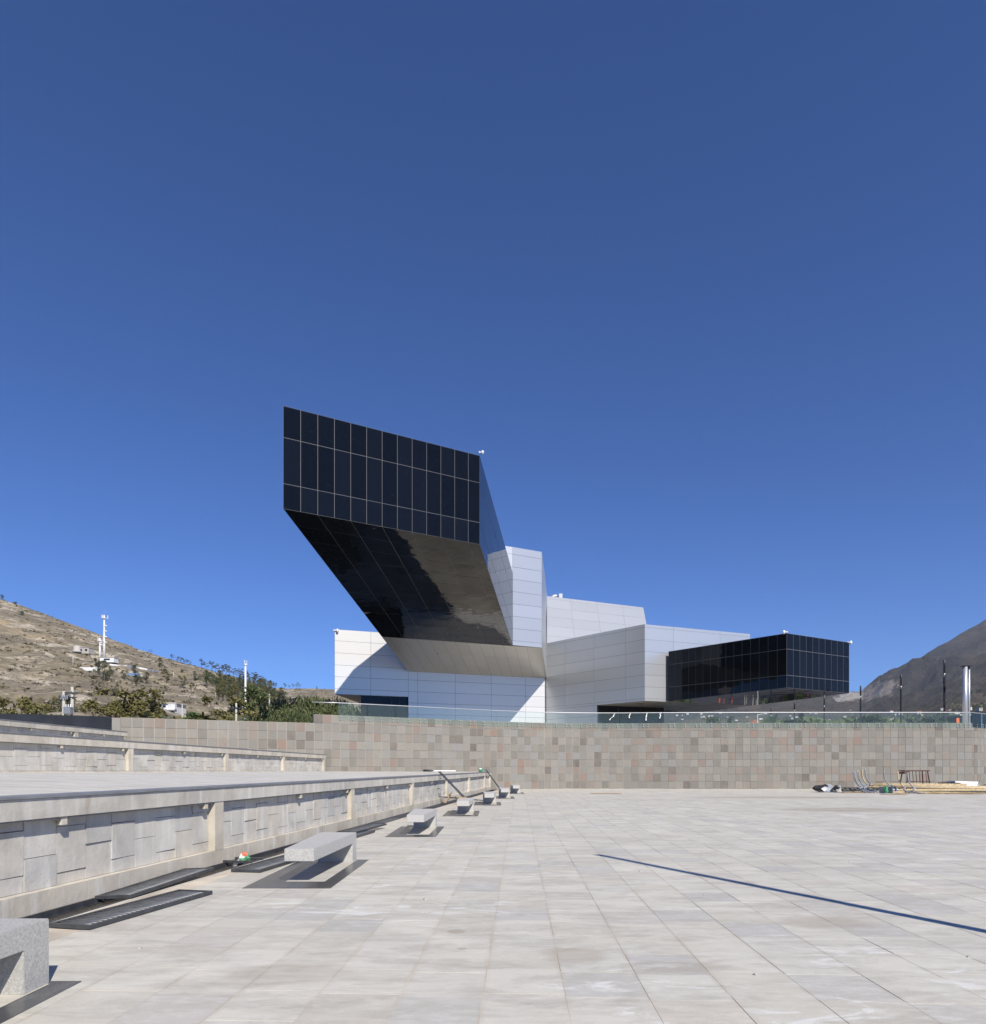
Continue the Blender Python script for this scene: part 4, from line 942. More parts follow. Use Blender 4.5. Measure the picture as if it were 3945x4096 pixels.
# ------------------------------------------------------------------ stacked lamp posts, trestle and boards by the wall at right
YB = 44.5
def bx_(x): return (x-CX)*YB/F
def lying_post(x, Y, kind, zc, L, label, k):
    root = empty('lying_lamp_post', ((x-CX)*Y/F, Y, zc), label, 'lamp post', 'curved arm lamp posts lying on the paving')
    mt = M['gal'] if kind == 'grey' else M['wrap']
    # upper arm: from the node up in a curve, lower arm: from the node down
    up = [(0, 0, 0), (-.13, .0, .10), (-.29, .02, .34), (-.38, .03, .64), (-.41, .03, .98)]
    dn = [(0, 0, 0), (-.12, -.1, -.05), (-.16, -.25, -.18), (-.02, -.5, -.30), (.22, -.8, -zc+.05)]
    m_ = MB(); m_.tube(smooth_pts(up), .042, 8); m_.build('upper_arm', mt, root, True)
    m_ = MB(); m_.tube(smooth_pts(dn), .042, 8); m_.build('lower_arm', mt if kind == 'grey' else M['gal'], root, True)
    m_ = MB(); m_.box((.02, 0, 0), (.14, .12, .16)); m_.build('node', M['gal'], root)
    m_ = MB(); m_.tube([(.05, 0, 0), (L*.5, .03, -.03), (L, .05, -.06)], [.045, .055, .065], 8); m_.build('shaft', M['wrap'], root, True)
    m_ = MB()
    for q in range(int(L/.45)): m_.tube([(.3+q*.45, .03, -.02-.04*q*.45/L), (.34+q*.45, .03, -.02-.04*q*.45/L)], .066, 8)
    tag(m_.build('tape_bands', M['card'], root), kind='stuff')
def smooth_pts(P): return [Vector((*[c for c in q],)) for q in catmull3(P)]
def catmull3(P, n=5):
    out = []
    for i in range(len(P)-1):
        p0 = P[max(i-1, 0)]; p1 = P[i]; p2 = P[i+1]; p3 = P[min(i+2, len(P)-1)]
        for k in range(n):
            t = k/n; out.append(tuple(.5*((2*p1[j])+(-p0[j]+p2[j])*t+(2*p0[j]-5*p1[j]+4*p2[j]-p3[j])*t*t+(-p0[j]+3*p1[j]-3*p2[j]+p3[j])*t**3) for j in (0, 1, 2)))
    out.append(P[-1]); return out
heads = [(3440, 'grey', 45.6, .42), (3446, 'grey', 45.1, .36), (3456, 'yellow', 46.0, .48), (3462, 'grey', 44.6, .40), (3474, 'yellow', 45.4, .50), (3486, 'grey', 46.4, .55), (3563, 'grey', 44.4, .44), (3618, 'yellow', 43.9, .40), (3658, 'grey', 43.4, .36)]
hl = ['leftmost grey lamp arm of the pile', 'second grey arm from the left in the pile', 'leftmost yellow wrapped arm of the pile', 'third grey arm, between the two left yellow ones', 'second yellow wrapped arm from the left', 'grey arm just right of the two left yellow ones', 'grey arm standing alone in the middle of the pile', 'rightmost yellow wrapped arm, left of the rusty trestle', 'rightmost grey arm, in front of the rusty trestle']
for k, (x, kd, Y, zc) in enumerate(heads):
    lying_post(x, Y, kd, zc, 9.5 if x > 3500 else 6.5, hl[k]+', on a lying lamp post', k)
# wrapped tubes bundle
for k in range(7):
    y = 43.6+.32*k; z = .07+.11*(k % 2); x0 = bx_(3540)+R.uniform(0, 2); m_ = MB()
    m_.tube([(x0, y, z), (x0+9, y+R.uniform(-.3, .3), z+.02)], .06, 8); tag(m_.build('wrapped_pipe', M['wrap']), 'wrapped yellow pipe lying low in the pile by the wall, %s counted from the front' % ordw[k], 'pipe', 'wrapped pipes on the paving')
for k in range(5):
    x0 = bx_(3330)+.2*k; y = 46+.25*k; m_ = MB(); m_.tube([(x0, y, .12+.08*(k % 2)), (x0+4.5, y+.2, .16+.08*(k % 2))], .075, 10)
    tag(m_.build('black_pipe', M['black']), 'black plastic wrapped pipe at the left end of the pile, %s counted from the front' % ordw[k], 'pipe', 'black pipes at the left end of the pile')
crumple('plastic_sheet', (bx_(3335), 45.6, .25), .42, [M['gal'], M['pconc'], M['black']], 'crumpled grey plastic wrapping over the left ends of the black pipes', 'wrapping', 21, (1.3, .6, .6))
crumple('plastic_sheet', (bx_(3365)+.1, 45.2, .22), .3, [M['pconc'], M['gal'], M['black']], 'small pale crumpled wrapping just right of the larger grey one', 'wrapping', 25, (.8, .6, .8))
crumple('green_bottle', (bx_(3512), 43.6, .22), .16, [M['green'], M['green'], M['green']], 'green plastic container in the pile between the lamp arms', 'container', 23, (.7, .7, 1.4))
for k, (x, y, w, d, a) in enumerate([(3421, 3171, 1.8, .5, .05), (3577, 3178, 1.5, .45, -.1), (3735, 3175, 2.1, .5, .12), (3860, 3176, 2.2, .55, -.06)]):
    m_ = MB(); m_.box((0, 0, 0), (w, d, .015)); m_.box((w*.2, d*.2, .03), (w*.5, d*.5, .012), Matrix.Rotation(.12, 3, 'Y'))
    g = gp(x, y, .01); tag(obj('card_sheet', m_.mesh('card_sheet', M['card']), None, g+Vector((0, 0, .012)), (0, 0, a)), 'brown cardboard sheet under the pile, %s from the left' % ordw[k], 'cardboard', 'cardboard sheets under the pile')
# steel plates with holes (base plates)
for k, (x, Y) in enumerate([(3530, 43.9), (3562, 43.7), (3577, 43.8)]):
    m_ = MB(); m_.box((0, 0, .22), (.03, .42, .42), Matrix.Rotation(.25, 3, 'Z')); m_.tube([(.02, 0, .22), (.25, 0, .22)], .08, 10)
    tag(obj('base_plate', m_.mesh('base_plate', M['gal']), None, ((x-CX)*Y/F, Y, .0)), 'dark square steel base plate on edge in the pile, %s from the left' % ordw[k], 'steel plate', 'base plates in the pile')
# rusty trestle
tr_ = empty('steel_trestle', ((3655-CX)*49.5/F, 49.5, 0), 'rusty dark red steel trestle frame standing behind the pile against the stone wall', 'trestle')
tr_.scale = (1, 1, 1.26)
def bar(a, c, r=.022, name='bar'): m_ = MB(); m_.tube([a, c], r*1.35, 6); m_.build(name, M['redsteel'], tr_)
bar((-.86, -.3, 1.13), (.98, -.3, 1.13), .03, 'top_rail'); bar((-.86, .3, 1.13), (.98, .3, 1.13), .03, 'top_rail')
for x0, x1_ in [(-.62, -.78), (.82, .98)]:
    for yy, y2 in ((-.3, -.45), (.3, .45)): bar((x0, yy, 1.13), (x1_, y2, 0), .03, 'leg')
for k in range(6):
    x0 = -.5+k*.24; bar((x0, -.3, 1.13), (x0+.04, -.4, 0.02), .016)
for k in range(7):
    x0 = -.75+k*.26; bar((x0, -.3, 1.13), (x0, .3, 1.13), .016)
for z in (.35, .52): bar((-.7, -.36, z), (.9, -.36, z), .02, 'brace')
for k in range(4): bar((-.86, -.3+.2*k, 1.0), (-.86+.3, -.3+.2*k, 1.06), .04, 'brace')
# boards
m_ = MB()
bd = empty('roof_sheet_stack', ((3785-CX)*47.5/F, 47.5, 0), 'stack of dark corrugated sheets with a pale board on top behind the pipes', 'sheet stack')
m_ = MB()
for k in range(9): m_.box((-.35+k*.13, 0, .42), (.10, .7, .36), Matrix.Rotation(.35, 3, 'Y'))
tag(m_.build('corrugated_sheets', M['charc'], bd), kind='stuff')
m_ = MB(); m_.box((1.1, .1, .42), (1.3, .7, .34)); m_.build('pale_board', M['foam'], bd)
m_ = MB(); m_.box((0, 0, 0), (1.7, .8, .55)); tag(obj('white_board_box', m_.mesh('white_board_box', M['foam']), None, ((3852-CX)*47.8/F, 47.8, .42), (0, .03, .05)), 'white foam block resting behind the pipes below the twin columns', 'block')
m_ = MB(); c = Vector(((3912-CX)*46/F, 46, 0))
for a, d in [((-.3, 0, .1), (.5, 0, .55)), ((0, .1, .2), (.1, 0, .75)), ((-.6, 0, .33), (1, .1, .38)), ((.1, 0, .15), (.75, 0, .7))]: m_.tube([c+Vector(a), c+Vector(d)], .02, 5)
tag(m_.build('rebar_bundle', M['iron']), 'few thin bent steel bars sticking up at the right end of the pile', 'rebar')

# ------------------------------------------------------------------ trees
def tree_mesh(kind, seed):
    """normalised to height 1; returns trunk mesh, crown mesh"""
    rr = random.Random(seed); tk = MB(); lf = MB()
    def leaf(c, s, flat=0):
        a = Vector((rr.gauss(0, 1), rr.gauss(0, 1), rr.gauss(0, 1))).normalized(); b_ = a.cross(Vector((rr.gauss(0, 1), rr.gauss(0, 1), rr.gauss(0, 1)))).normalized()
        if flat: a = Vector((rr.gauss(0, .35), rr.gauss(0, .35), -1)).normalized(); b_ = a.cross(Vector((rr.gauss(0, 1), rr.gauss(0, 1), 0))).normalized()
        l = s*rr.uniform(.7, 1.4); w = s*rr.uniform(.3, .5)*(1 if flat else 1.6)
        lf.quad(c-b_*w/2, c+b_*w/2, c+a*l+b_*w/3, c+a*l-b_*w/3)
    clumps = []
    if kind == 'euc':
        x = y = 0; pts = [(0, 0, 0)]
        for k in range(5): x += rr.uniform(-.03, .03); y += rr.uniform(-.03, .03); pts.append((x, y, .2+k*.14))
        tk.tube(pts, [.022, .019, .016, .013, .010, .006], 6)
        for k in range(rr.randint(7, 10)):
            z = rr.uniform(.42, .97); a = rr.uniform(0, 6.28); rad = rr.uniform(.05, .26)*(1.15-abs(z-.65)); c = Vector((x*z+rad*math.cos(a), y*z+rad*math.sin(a), z)); clumps.append((c, rr.uniform(.06, .12), .55))
            tk.tube([(x*z*.8, y*z*.8, z-.14), c], [.008, .003], 4)
        per, ls = 75, .032
    elif kind == 'bushy':
        tk.tube([(0, 0, 0), (.02, 0, .3), (.0, .02, .6)], [.04, .03, .012], 6)
        for k in range(24):
            z = rr.uniform(.22, .93); a = rr.uniform(0, 6.28); rad = rr.uniform(.0, .40)*math.sin(min(1, (z-.1)/.8)*math.pi)**.5; c = Vector((rad*math.cos(a), rad*math.sin(a), z)); clumps.append((c, rr.uniform(.08, .16), .8))
            if k < 8: tk.tube([(0, 0, .25), c], [.014, .004], 4)
        per, ls = 70, .034
    elif kind == 'pepper':
        tk.tube([(0, 0, 0), (.03, 0, .3), (.0, .03, .65)], [.05, .035, .015], 6)
        for k in range(46):
            a = rr.uniform(0, 6.28); rad = .46*math.sqrt(rr.random()); z = .93-.9*rad**2*1.6+rr.uniform(-.12, .04); c = Vector((rad*math.cos(a), rad*math.sin(a), z)); clumps.append((c, rr.uniform(.05, .09), -1))
            if k < 9: tk.tube([(0, 0, .3), c], [.016, .004], 4)
        per, ls = 85, .045
    elif kind == 'shrub':
        for k in range(9):
            a = rr.uniform(0, 6.28); rad = rr.uniform(0, .55); c = Vector((rad*math.cos(a), rad*math.sin(a), rr.uniform(.2, .75))); clumps.append((c, rr.uniform(.18, .3), .8)); tk.tube([(0, 0, 0), c], [.03, .01], 4)
        per, ls = 34, .10
    elif kind == 'olive':
        tk.tube([(0, 0, 0), (.03, 0, .3), (-.02, .02, .55)], [.025, .02, .01], 6)
        for k in range(13):
            z = rr.uniform(.3, .97); a = rr.uniform(0, 6.28); rad = rr.uniform(.08, .36); c = Vector((rad*math.cos(a), rad*math.sin(a), z)); clumps.append((c, rr.uniform(.07, .13), .7)); tk.tube([(0, 0, .3), (c.x*.5, c.y*.5, z*.8), c], [.012, .008, .003], 4)
        per, ls = 75, .04
    elif kind == 'conifer':
        tk.tube([(0, 0, 0), (0, 0, .95)], [.02, .004], 6)
        for k in range(13):
            z = .15+.8*k/13; rad = .26*(1-z)+.03
            for q in range(6):
                a = q*1.047+k*.5; c = Vector((rad*math.cos(a), rad*math.sin(a), z-.02)); tk.tube([(0, 0, z), c], [.006, .002], 3)
                for s in range(9): leaf(Vector((0, 0, z))+(c-Vector((0, 0, z)))*rr.uniform(.25, 1.05), .035)
        per = 0
    elif kind == 'poplar':
        tk.tube([(0, 0, 0), (0, 0, .9)], [.02, .006], 6)
        for k in range(18): z = rr.uniform(.12, .95); clumps.append((Vector((rr.uniform(-.05, .05), rr.uniform(-.05, .05), z)), rr.uniform(.05, .09), 1.5))
        per, ls = 50, .03
    for c, r_, sq in clumps:
        if sq == -1:
            for q in range(13):      # hanging strands
                s0 = c+Vector((rr.gauss(0, r_*.8), rr.gauss(0, r_*.8), rr.gauss(0, r_*.3))); Ls_ = rr.uniform(.10, .24)
                for w in range(int(per/9)): leaf(s0+Vector((rr.gauss(0, .008), rr.gauss(0, .008), -Ls_*w*9/per)), ls*.7, 1)
        else:
            for q in range(per):
                v = Vector((rr.gauss(0, 1), rr.gauss(0, 1), rr.gauss(0, 1))).normalized()*r_*rr.uniform(.45, 1.05); v.z *= sq; leaf(c+v, ls)
    return tk, lf
TREES = {}
def get_tree(kind, var, mat):
    key = (kind, var, mat)
    if key not in TREES:
        tk, lf = tree_mesh(kind, hash((len(kind), var*13+5)) & 0xffff)
        TREES[key] = (tk.mesh('trunk', M['bark'], True, True), lf.mesh('crown', M[mat], False, False))
    return TREES[key]
def tree(kind, mat, p, hgt, label, cat='tree', group=None, wx=1.0, name=None):
    nm = name or {'euc': 'eucalyptus_tree', 'bushy': 'bushy_tree', 'pepper': 'pepper_tree', 'shrub': 'shrub', 'olive': 'open_tree', 'conifer': 'conifer_tree', 'poplar': 'poplar_tree'}[kind]
    tkm, cm = get_tree(kind, R.randint(0, 2), mat); root = empty(nm, p, label, cat, group, R.uniform(0, 6.28))
    root.scale = (hgt*wx, hgt*wx, hgt); obj('trunk', tkm, root); obj('crown', cm, root); return root
def on_hill(kind, mat, x, ybase, px, label, group=None, wx=1.0, cat='tree'):
    p = hill_at(x, ybase); hgt = px*p.y/F; p.z -= .03*hgt; return tree(kind, mat, p, hgt, label, cat, group, wx)
def near(kind, mat, x, ytop, Y, zb, label, group=None, wx=1.0, cat='tree'):
    hgt = EYE+(HZ-ytop)*Y/F-zb; return tree(kind, mat, Vector(((x-CX)*Y/F, Y, zb)), hgt, label, cat, group, wx)
# crest
on_hill('bushy', 'leafg', 8, 2399, 22, 'small round tree alone on the hill crest at the left edge')
on_hill('shrub', 'leafg', 63, 2419, 14, 'tiny crooked bush on the crest just right of the lone round tree', cat='bush')
on_hill('shrub', 'leafg', 88, 2462, 22, 'dark bush on the upper slope below the crest at far left', cat='bush')
on_hill('euc', 'leafg', 604, 2618, 22, 'thin ragged sapling on the crest left of the eucalyptus rows')
on_hill('euc', 'leafg', 688, 2642, 26, 'lone eucalyptus on the skyline, leftmost of the crest trees', wx=1.2)
for k, x in enumerate([710, 722, 733, 745, 757]): on_hill('euc', 'leafg', x, 2650+(x-710)*.26, 26-k, 'eucalyptus in the small upper crest clump, %s from its left' % ordw[k], 'eucalyptus trees on the crest', 1.3)
for k, x in enumerate([806, 824, 848, 862, 876, 890, 905, 918, 935, 948, 962, 976, 990, 1003, 1018, 1032, 1048, 1062, 1076, 1090, 1103]):
    yr = HZ-F*float(np.interp((x-CX)/F, RHx, RHy)); on_hill('euc', 'leafg', x, yr+4, [38, 28, 42, 40, 36, 32, 46, 44][k % 8]-(12 if x > 1070 else 0), 'eucalyptus in the long crest row, %s from its left end' % ordw[k], 'eucalyptus trees on the crest', 1.35)
for k, (x, hh) in enumerate([(1139, 22), (1158, 14), (1172, 18), (1188, 24), (1198, 16)]): on_hill('euc', 'leafg', x, 2753, hh, 'eucalyptus on the low far ridge, %s from the left' % ordw[k], 'eucalyptus trees on the low ridge', 1.4)
on_hill('conifer', 'leafd', 1268, 2758, 16, 'pointed dark conifer on the low ridge just left of the white wing')
# hillside trees
HT = [('bushy', 'leafg', 640, 2672, 42, 1.1, 'dark round tree below the crest right of the white wall line'), ('shrub', 'leafg', 660, 2695, 24, 1.3, 'grey green thicket beside the dark round tree on the slope'),
      ('olive', 'leafg', 395, 2700, 62, 1.1, 'tall grey tree in front of the white compound below the big mast'), ('bushy', 'leafg', 418, 2724, 86, .8, 'dense dark tree just right below the big mast'), ('olive', 'leafg', 385, 2735, 70, .9, 'thin grey tree left of the dense dark one below the mast'), ('bushy', 'leafg', 440, 2722, 60, .8, 'low dark tree at the right of the clump below the mast'),
      ('bushy', 'leafg', 540, 2712, 55, .9, 'dark tree on the slope at the right end of the blue roof'), ('olive', 'leafo', 500, 2720, 40, 1.1, 'short olive green tree left of the blue roof'), ('bushy', 'leafg', 545, 2745, 48, 1.4, 'wide dark thicket below the blue roof'), ('bushy', 'scrub', 585, 2735, 52, 1.1, 'brownish thicket right of the blue roof'),
      ('olive', 'leafo', 666, 2733, 46, 1.3, 'spreading green tree on the mid slope above the cut bank'), ('olive', 'leafo', 735, 2760, 58, .9, 'leaning green tree in the middle of the cut slope'), ('euc', 'leafo', 767, 2778, 50, 1.2, 'pale trunked tree on the lower cut slope'), ('bushy', 'leafd', 826, 2752, 76, .9, 'large dark tree on a dark mound of the slope'),
      ('bushy', 'leafd', 878, 2742, 60, 1.1, 'broad dark tree below the crest row, right of the largest one'), ('bushy', 'leafg', 780, 2724, 40, 1.2, 'low bushy tree under the left end of the crest row'), ('shrub', 'leafg', 455, 2790, 34, 1.2, 'scrubby bush below the mast clump'), ('olive', 'scrub', 470, 2790, 60, .7, 'bare thin tree right below the mast clump'), ('olive', 'scrub', 380, 2768, 45, .8, 'sparse brown shrub tree left below the mast clump'),
      ('shrub', 'leafd', 730, 2694, 14, 1.2, 'round green bush on the upper slope near the small pole')]
for q in HT: on_hill(q[0], q[1], q[2], q[3], q[4], q[6], None, q[5])
k = 0
for row, (y0, n, h0) in enumerate([(2740, 13, 52), (2768, 14, 58), (2800, 14, 68)]):
    for i in range(n):
        x = [838, 862, 872][row]+i*20+R.uniform(-6, 6); on_hill('bushy', ['leafg', 'leafd', 'leafo'][(i+row) % 3], x, y0+i*2.5, h0*R.uniform(.8, 1.15), 'bushy tree of the wooded slope below the crest, %s row, %s from the left' % (['upper', 'middle', 'lower'][row], ordw[i]), 'trees of the wooded slope', R.uniform(.9, 1.2))
# near trees just beyond the wall
NT = [('olive', 'leafo', 45, 2782, 75, 2.5, 1.1, 'sparse olive tree behind the charcoal wall at the far left'), ('olive', 'leafo', 0, 2790, 78, 2.5, 1.1, 'sparse tree cut by the left edge of the frame'), ('olive', 'leafo', 205, 2790, 95, 4, .8, 'thin yellowish tree left of the twin concrete poles'), ('bushy', 'leafg', 268, 2775, 95, 4, 1.0, 'dark bushy tree behind the transformer'), ('shrub', 'leafo', 225, 2842, 80, 3.5, 1.2, 'low olive bush at the foot of the concrete poles'), ('shrub', 'leafo', 315, 2840, 80, 3.5, 1.2, 'low olive bush right of the transformer'), ('shrub', 'leafg', 155, 2836, 80, 3.5, 1, 'small grey bush beyond the charcoal wall'),
      ('olive', 'leafo', 392, 2790, 85, 3.5, .9, 'sparse tree above the right part of the charcoal wall'), ('olive', 'leafo', 450, 2796, 80, 3.5, 1.1, 'open leafy tree behind the right end of the charcoal wall'), ('olive', 'leafo', 505, 2750, 85, 3, 1.25, 'tall open tree with ochre green clumps before the quarry'), ('olive', 'leafo', 560, 2765, 85, 3, 1.2, 'wide open tree with ochre green clumps right of the tall one'), ('olive', 'leafo', 640, 2825, 75, 3.5, 1.2, 'low green tree left of the white house'), ('shrub', 'leafg', 560, 2846, 70, 3.5, 2.0, 'grey green thicket along the wall below the open trees'), ('shrub', 'leafo', 480, 2850, 70, 3.5, 2.0, 'olive thicket along the wall left of the grey one'), ('shrub', 'leafo', 610, 2842, 70, 3.5, 1.6, 'olive thicket along the wall before the white house'),
      ('bushy', 'leafb', 770, 2842, 90, 3.5, 1.6, 'bright green round tree right of the white house'), ('olive', 'leafo', 905, 2795, 95, 3, 1.1, 'olive tree with rounded clumps left of the white mast foot'), ('bushy', 'leafo', 950, 2790, 95, 3, 1.3, 'broad green tree behind the street lamp'), ('bushy', 'leafd', 1010, 2738, 100, 2, .75, 'tall dark green tree just right of the white mast'), ('bushy', 'leafd', 1050, 2770, 100, 2, .8, 'second tall dark tree right of the white mast'), ('shrub', 'leafo', 840, 2850, 80, 3.5, 2.2, 'wide olive thicket above the wall left of the street lamp'), ('shrub', 'leafg', 1090, 2840, 85, 3, 2.0, 'grey thicket above the wall right of the tall dark trees'), ('bushy', 'leafo', 1110, 2800, 90, 3, 1.0, 'olive tree between the tall dark trees and the drooping ones'),
      ('pepper', 'leafd', 1150, 2774, 72, 2.5, 1.1, 'drooping green tree, leftmost of the group beside the wall step'), ('pepper', 'leafd', 1205, 2765, 68, 2, 1.15, 'large drooping green tree left of the wall step'), ('pepper', 'leafd', 1268, 2762, 70, 2, 1.15, 'tall drooping green tree right behind the wall step'), ('pepper', 'leafd', 1325, 2770, 74, 2, 1.1, 'drooping green tree at the left end of the glass balustrade'), ('pepper', 'leafd', 1385, 2815, 80, 3.0, 1.1, 'drooping tree seen through the first balustrade panes'), ('pepper', 'leafd', 1175, 2820, 60, 2.0, 1.1, 'low drooping tree just over the wall, left of the step')]
for q in NT: near(q[0], q[1], q[2], q[3], q[4], q[5], q[7], None, q[6])
# scrub on the hill as one mass
sc = MB(); rr = random.Random(4)
us = np.array([rr.uniform(-.78, -.24) for _ in range(3400)]); tt = np.array([rr.random()**.7 for _ in range(3400)]); r_, dr_, d0_ = hill_par(us); dd = d0_+(dr_-d0_)*tt; keep = fbm(us*dd*.02, dd*.02, 3) > -.25
zz = hill_z(us, dd)
for u, d, z, kp in zip(us, dd, zz, keep):
    if not kp or d < 90: continue
    hgt = rr.uniform(.5, 1.5)
    for q in range(7):
        a = Vector((rr.gauss(0, 1), rr.gauss(0, 1), abs(rr.gauss(0, 1)))).normalized()*hgt*rr.uniform(.4, 1); b_ = a.cross(Vector((rr.gauss(0, 1), rr.gauss(0, 1), rr.gauss(0, 1)))).normalized()*hgt*.4
        c = Vector((u*d, d, z-.1))+Vector((rr.gauss(0, hgt*.4), rr.gauss(0, hgt*.4), 0)); sc.quad(c-b_, c+b_, c+a+b_*.6, c+a-b_*.6)
tag(sc.build('hill_scrub', M['scrub'], None, False, False), kind='stuff')

# ------------------------------------------------------------------ masts, poles and houses on the hill
def mast(x, yb, yt, r0, label, group, spike=0, tiers=3):
    p = hill_at(x, yb); Y = p.y; H = EYE+(HZ-yt)*Y/F-p.z; root = empty('telecom_mast', p, label, 'mast', group)
    m_ = MB(); m_.tube([(0, 0, -1), (0, 0, H*.35), (0, 0, H*.7), (0, 0, H)], [r0, r0*.8, r0*.6, r0*.45], 8); m_.build('shaft', M['whitep'], root, True)
    for q in range(3):
        a = q*2.09+.4; m_ = MB(); m_.box((r0*2.2*math.cos(a), r0*2.2*math.sin(a), H-1.0), (.35, .25, 2.2)); m_.build('antenna', M['whitep'], root)
    m_ = MB(); m_.tube([(-r0*2.3, 0, H-1.8), (r0*2.3, 0, H-1.8)], .1, 5); m_.tube([(0, -r0*2.3, H-1.5), (0, r0*2.3, H-1.5)], .1, 5); m_.lathe((0, 0, H-2.2), [(r0*1.5, 0), (r0*1.5, .25)], 8); m_.build('platform', M['whitep'], root)
    for q in range(tiers):
        m_ = MB(); z = H*(.75-.13*q); m_.tube([(r0*.4, -.3, z), (r0*2.0, -.3, z)], .45, 8); m_.build('dish', M['whitep'], root)
    if spike: m_ = MB(); m_.tube([(0, 0, H), (0, 0, H+spike)], .06, 4); m_.build('lightning_rod', M['steel'], root)
mast(417, 2632, 2461, .95, 'tallest white telecom mast on the hillside with a lightning rod', 'telecom masts', 3.2, 4)
mast(400, 2628, 2552, .85, 'shorter white telecom mast just left of the tallest one', 'telecom masts', 0, 2)
mp = Vector(((982-CX)*150/F, 150, 4)); root = empty('telecom_mast', mp, 'thick white tubular mast rising from the trees left of the museum', 'mast', 'telecom masts')
H = EYE+(HZ-2655)*150/F-4
m_ = MB(); m_.tube([(0, 0, 0), (0, 0, H*.6), (0, 0, H*.61), (0, 0, H)], [.28, .25, .22, .18], 12); m_.build('shaft', M['whitep'], root, True)
m_ = MB(); m_.lathe((0, 0, H-.35), [(.38, 0), (.38, .08)], 10); m_.lathe((0, 0, H*.62), [(.3, 0), (.3, .1)], 10); m_.build('platform', M['whitep'], root)
for q in range(3):
    a = q*2.09+.5; m_ = MB(); m_.box((.3*math.cos(a), .3*math.sin(a), H+.25), (.1, .1, 1.0)); m_.build('antenna', M['whitep'], root)
def pole_on(x, yb, yt, label, r=.13, arm=False, Y=None, zb=None):
    if Y is None: p = hill_at(x, yb); Y = p.y
    else: p = Vector(((x-CX)*Y/F, Y, zb))
    H = EYE+(HZ-yt)*Y/F-p.z; root = empty('utility_pole', p, label, 'utility pole', 'concrete utility poles')
    m_ = MB(); m_.tube([(0, 0, -.4), (0, 0, H)], [r*1.25, r*.8], 8); m_.build('pole', M['pconc'], root, True)
    if arm: m_ = MB(); m_.box((0, -.12, H-.55), (arm, .1, .1)); m_.tube([(-arm*.3, -.1, H-.6), (0, -.1, H-1.2)], .03, 4); m_.tube([(arm*.3, -.1, H-.6), (0, -.1, H-1.2)], .03, 4); m_.build('crossarm', M['iron'], root)
    for q in ((-.42, 0, .42) if arm else ()):
        m_ = MB(); m_.lathe((q*arm, -.12, H-.5), [(.05, 0), (.07, .06), (.03, .16)], 6); m_.build('insulator', M['gal'], root)
    return root, H
pole_on(292, 2672, 2624, 'thin pale pole on the slope left of the white compound', .2)
pole_on(694, 2722, 2687, 'small pale pole on the upper slope left of the crest row', .2)
pole_on(862, 2800, 2755, 'pale pole standing on the cut bank in mid slope', .14)
pole_on(1078, 2850, 2776, 'pale pole among the trees right of the thick white mast', .11, False, 110, 5)
pole_on(729, 2876, 2816, 'pale pole in front of the white house', .1, False, 100, 4.5)
rt, H = pole_on(945, 2900, 2812, 'concrete pole with crossarm and street light above the wall', .13, 1.8, 75, 4)
m_ = MB(); m_.tube([(.1, 0, H-2.0), (.7, 0, H-1.75), (1.0, 0, H-1.75)], .03, 5); m_.build('lamp_bracket', M['iron'], rt)
m_ = MB(); m_.box((1.25, 0, H-1.72), (.7, .28, .13)); m_.build('street_light', M['gal'], rt)
rt, H = pole_on(255, 2900, 2765, 'left one of two concrete poles carrying the transformer', .15, False, 62, 4)
rt2, H2 = pole_on(289, 2900, 2748, 'right one of two concrete poles carrying the transformer, with crossarm', .15, 1.2, 62, 4)
m_ = MB(); m_.box((-.35, -.1, H2-.95), (1.6, .09, .09)); m_.build('crossarm', M['iron'], rt2)
for q in range(5): m_ = MB(); m_.tube([(-.85+q*.14, -.15, H2-.75), (-.92+q*.14, -.2, H2-1.15)], .035, 6); m_.build('fuse_cutout', M['gal'], rt2)
tf = empty('transformer', Vector(((273-CX)*61.6/F, 61.6, 0))+Vector((0, 0, EYE+(HZ-2856)*61.6/F)), 'light grey electrical transformer hung between the two concrete poles', 'transformer')
m_ = MB(); m_.box((0, 0, .28), (.62, .45, .56)); m_.build('tank', M['gal'], tf)
m_ = MB(); m_.box((0, 0, .585), (.68, .5, .045)); m_.build('lid', M['gal'], tf)
for q in range(4):
    m_ = MB(); m_.box((-.2+.14*q, -.25, .25), (.03, .06, .4)); m_.build('cooling_fin', M['gal'], tf)
for q in range(3):
    m_ = MB(); m_.lathe((-.2+.2*q, 0, .61), [(.05, 0), (.035, .1), (.05, .12), (.03, .28)], 8); m_.build('bushing', M['foam'], tf)

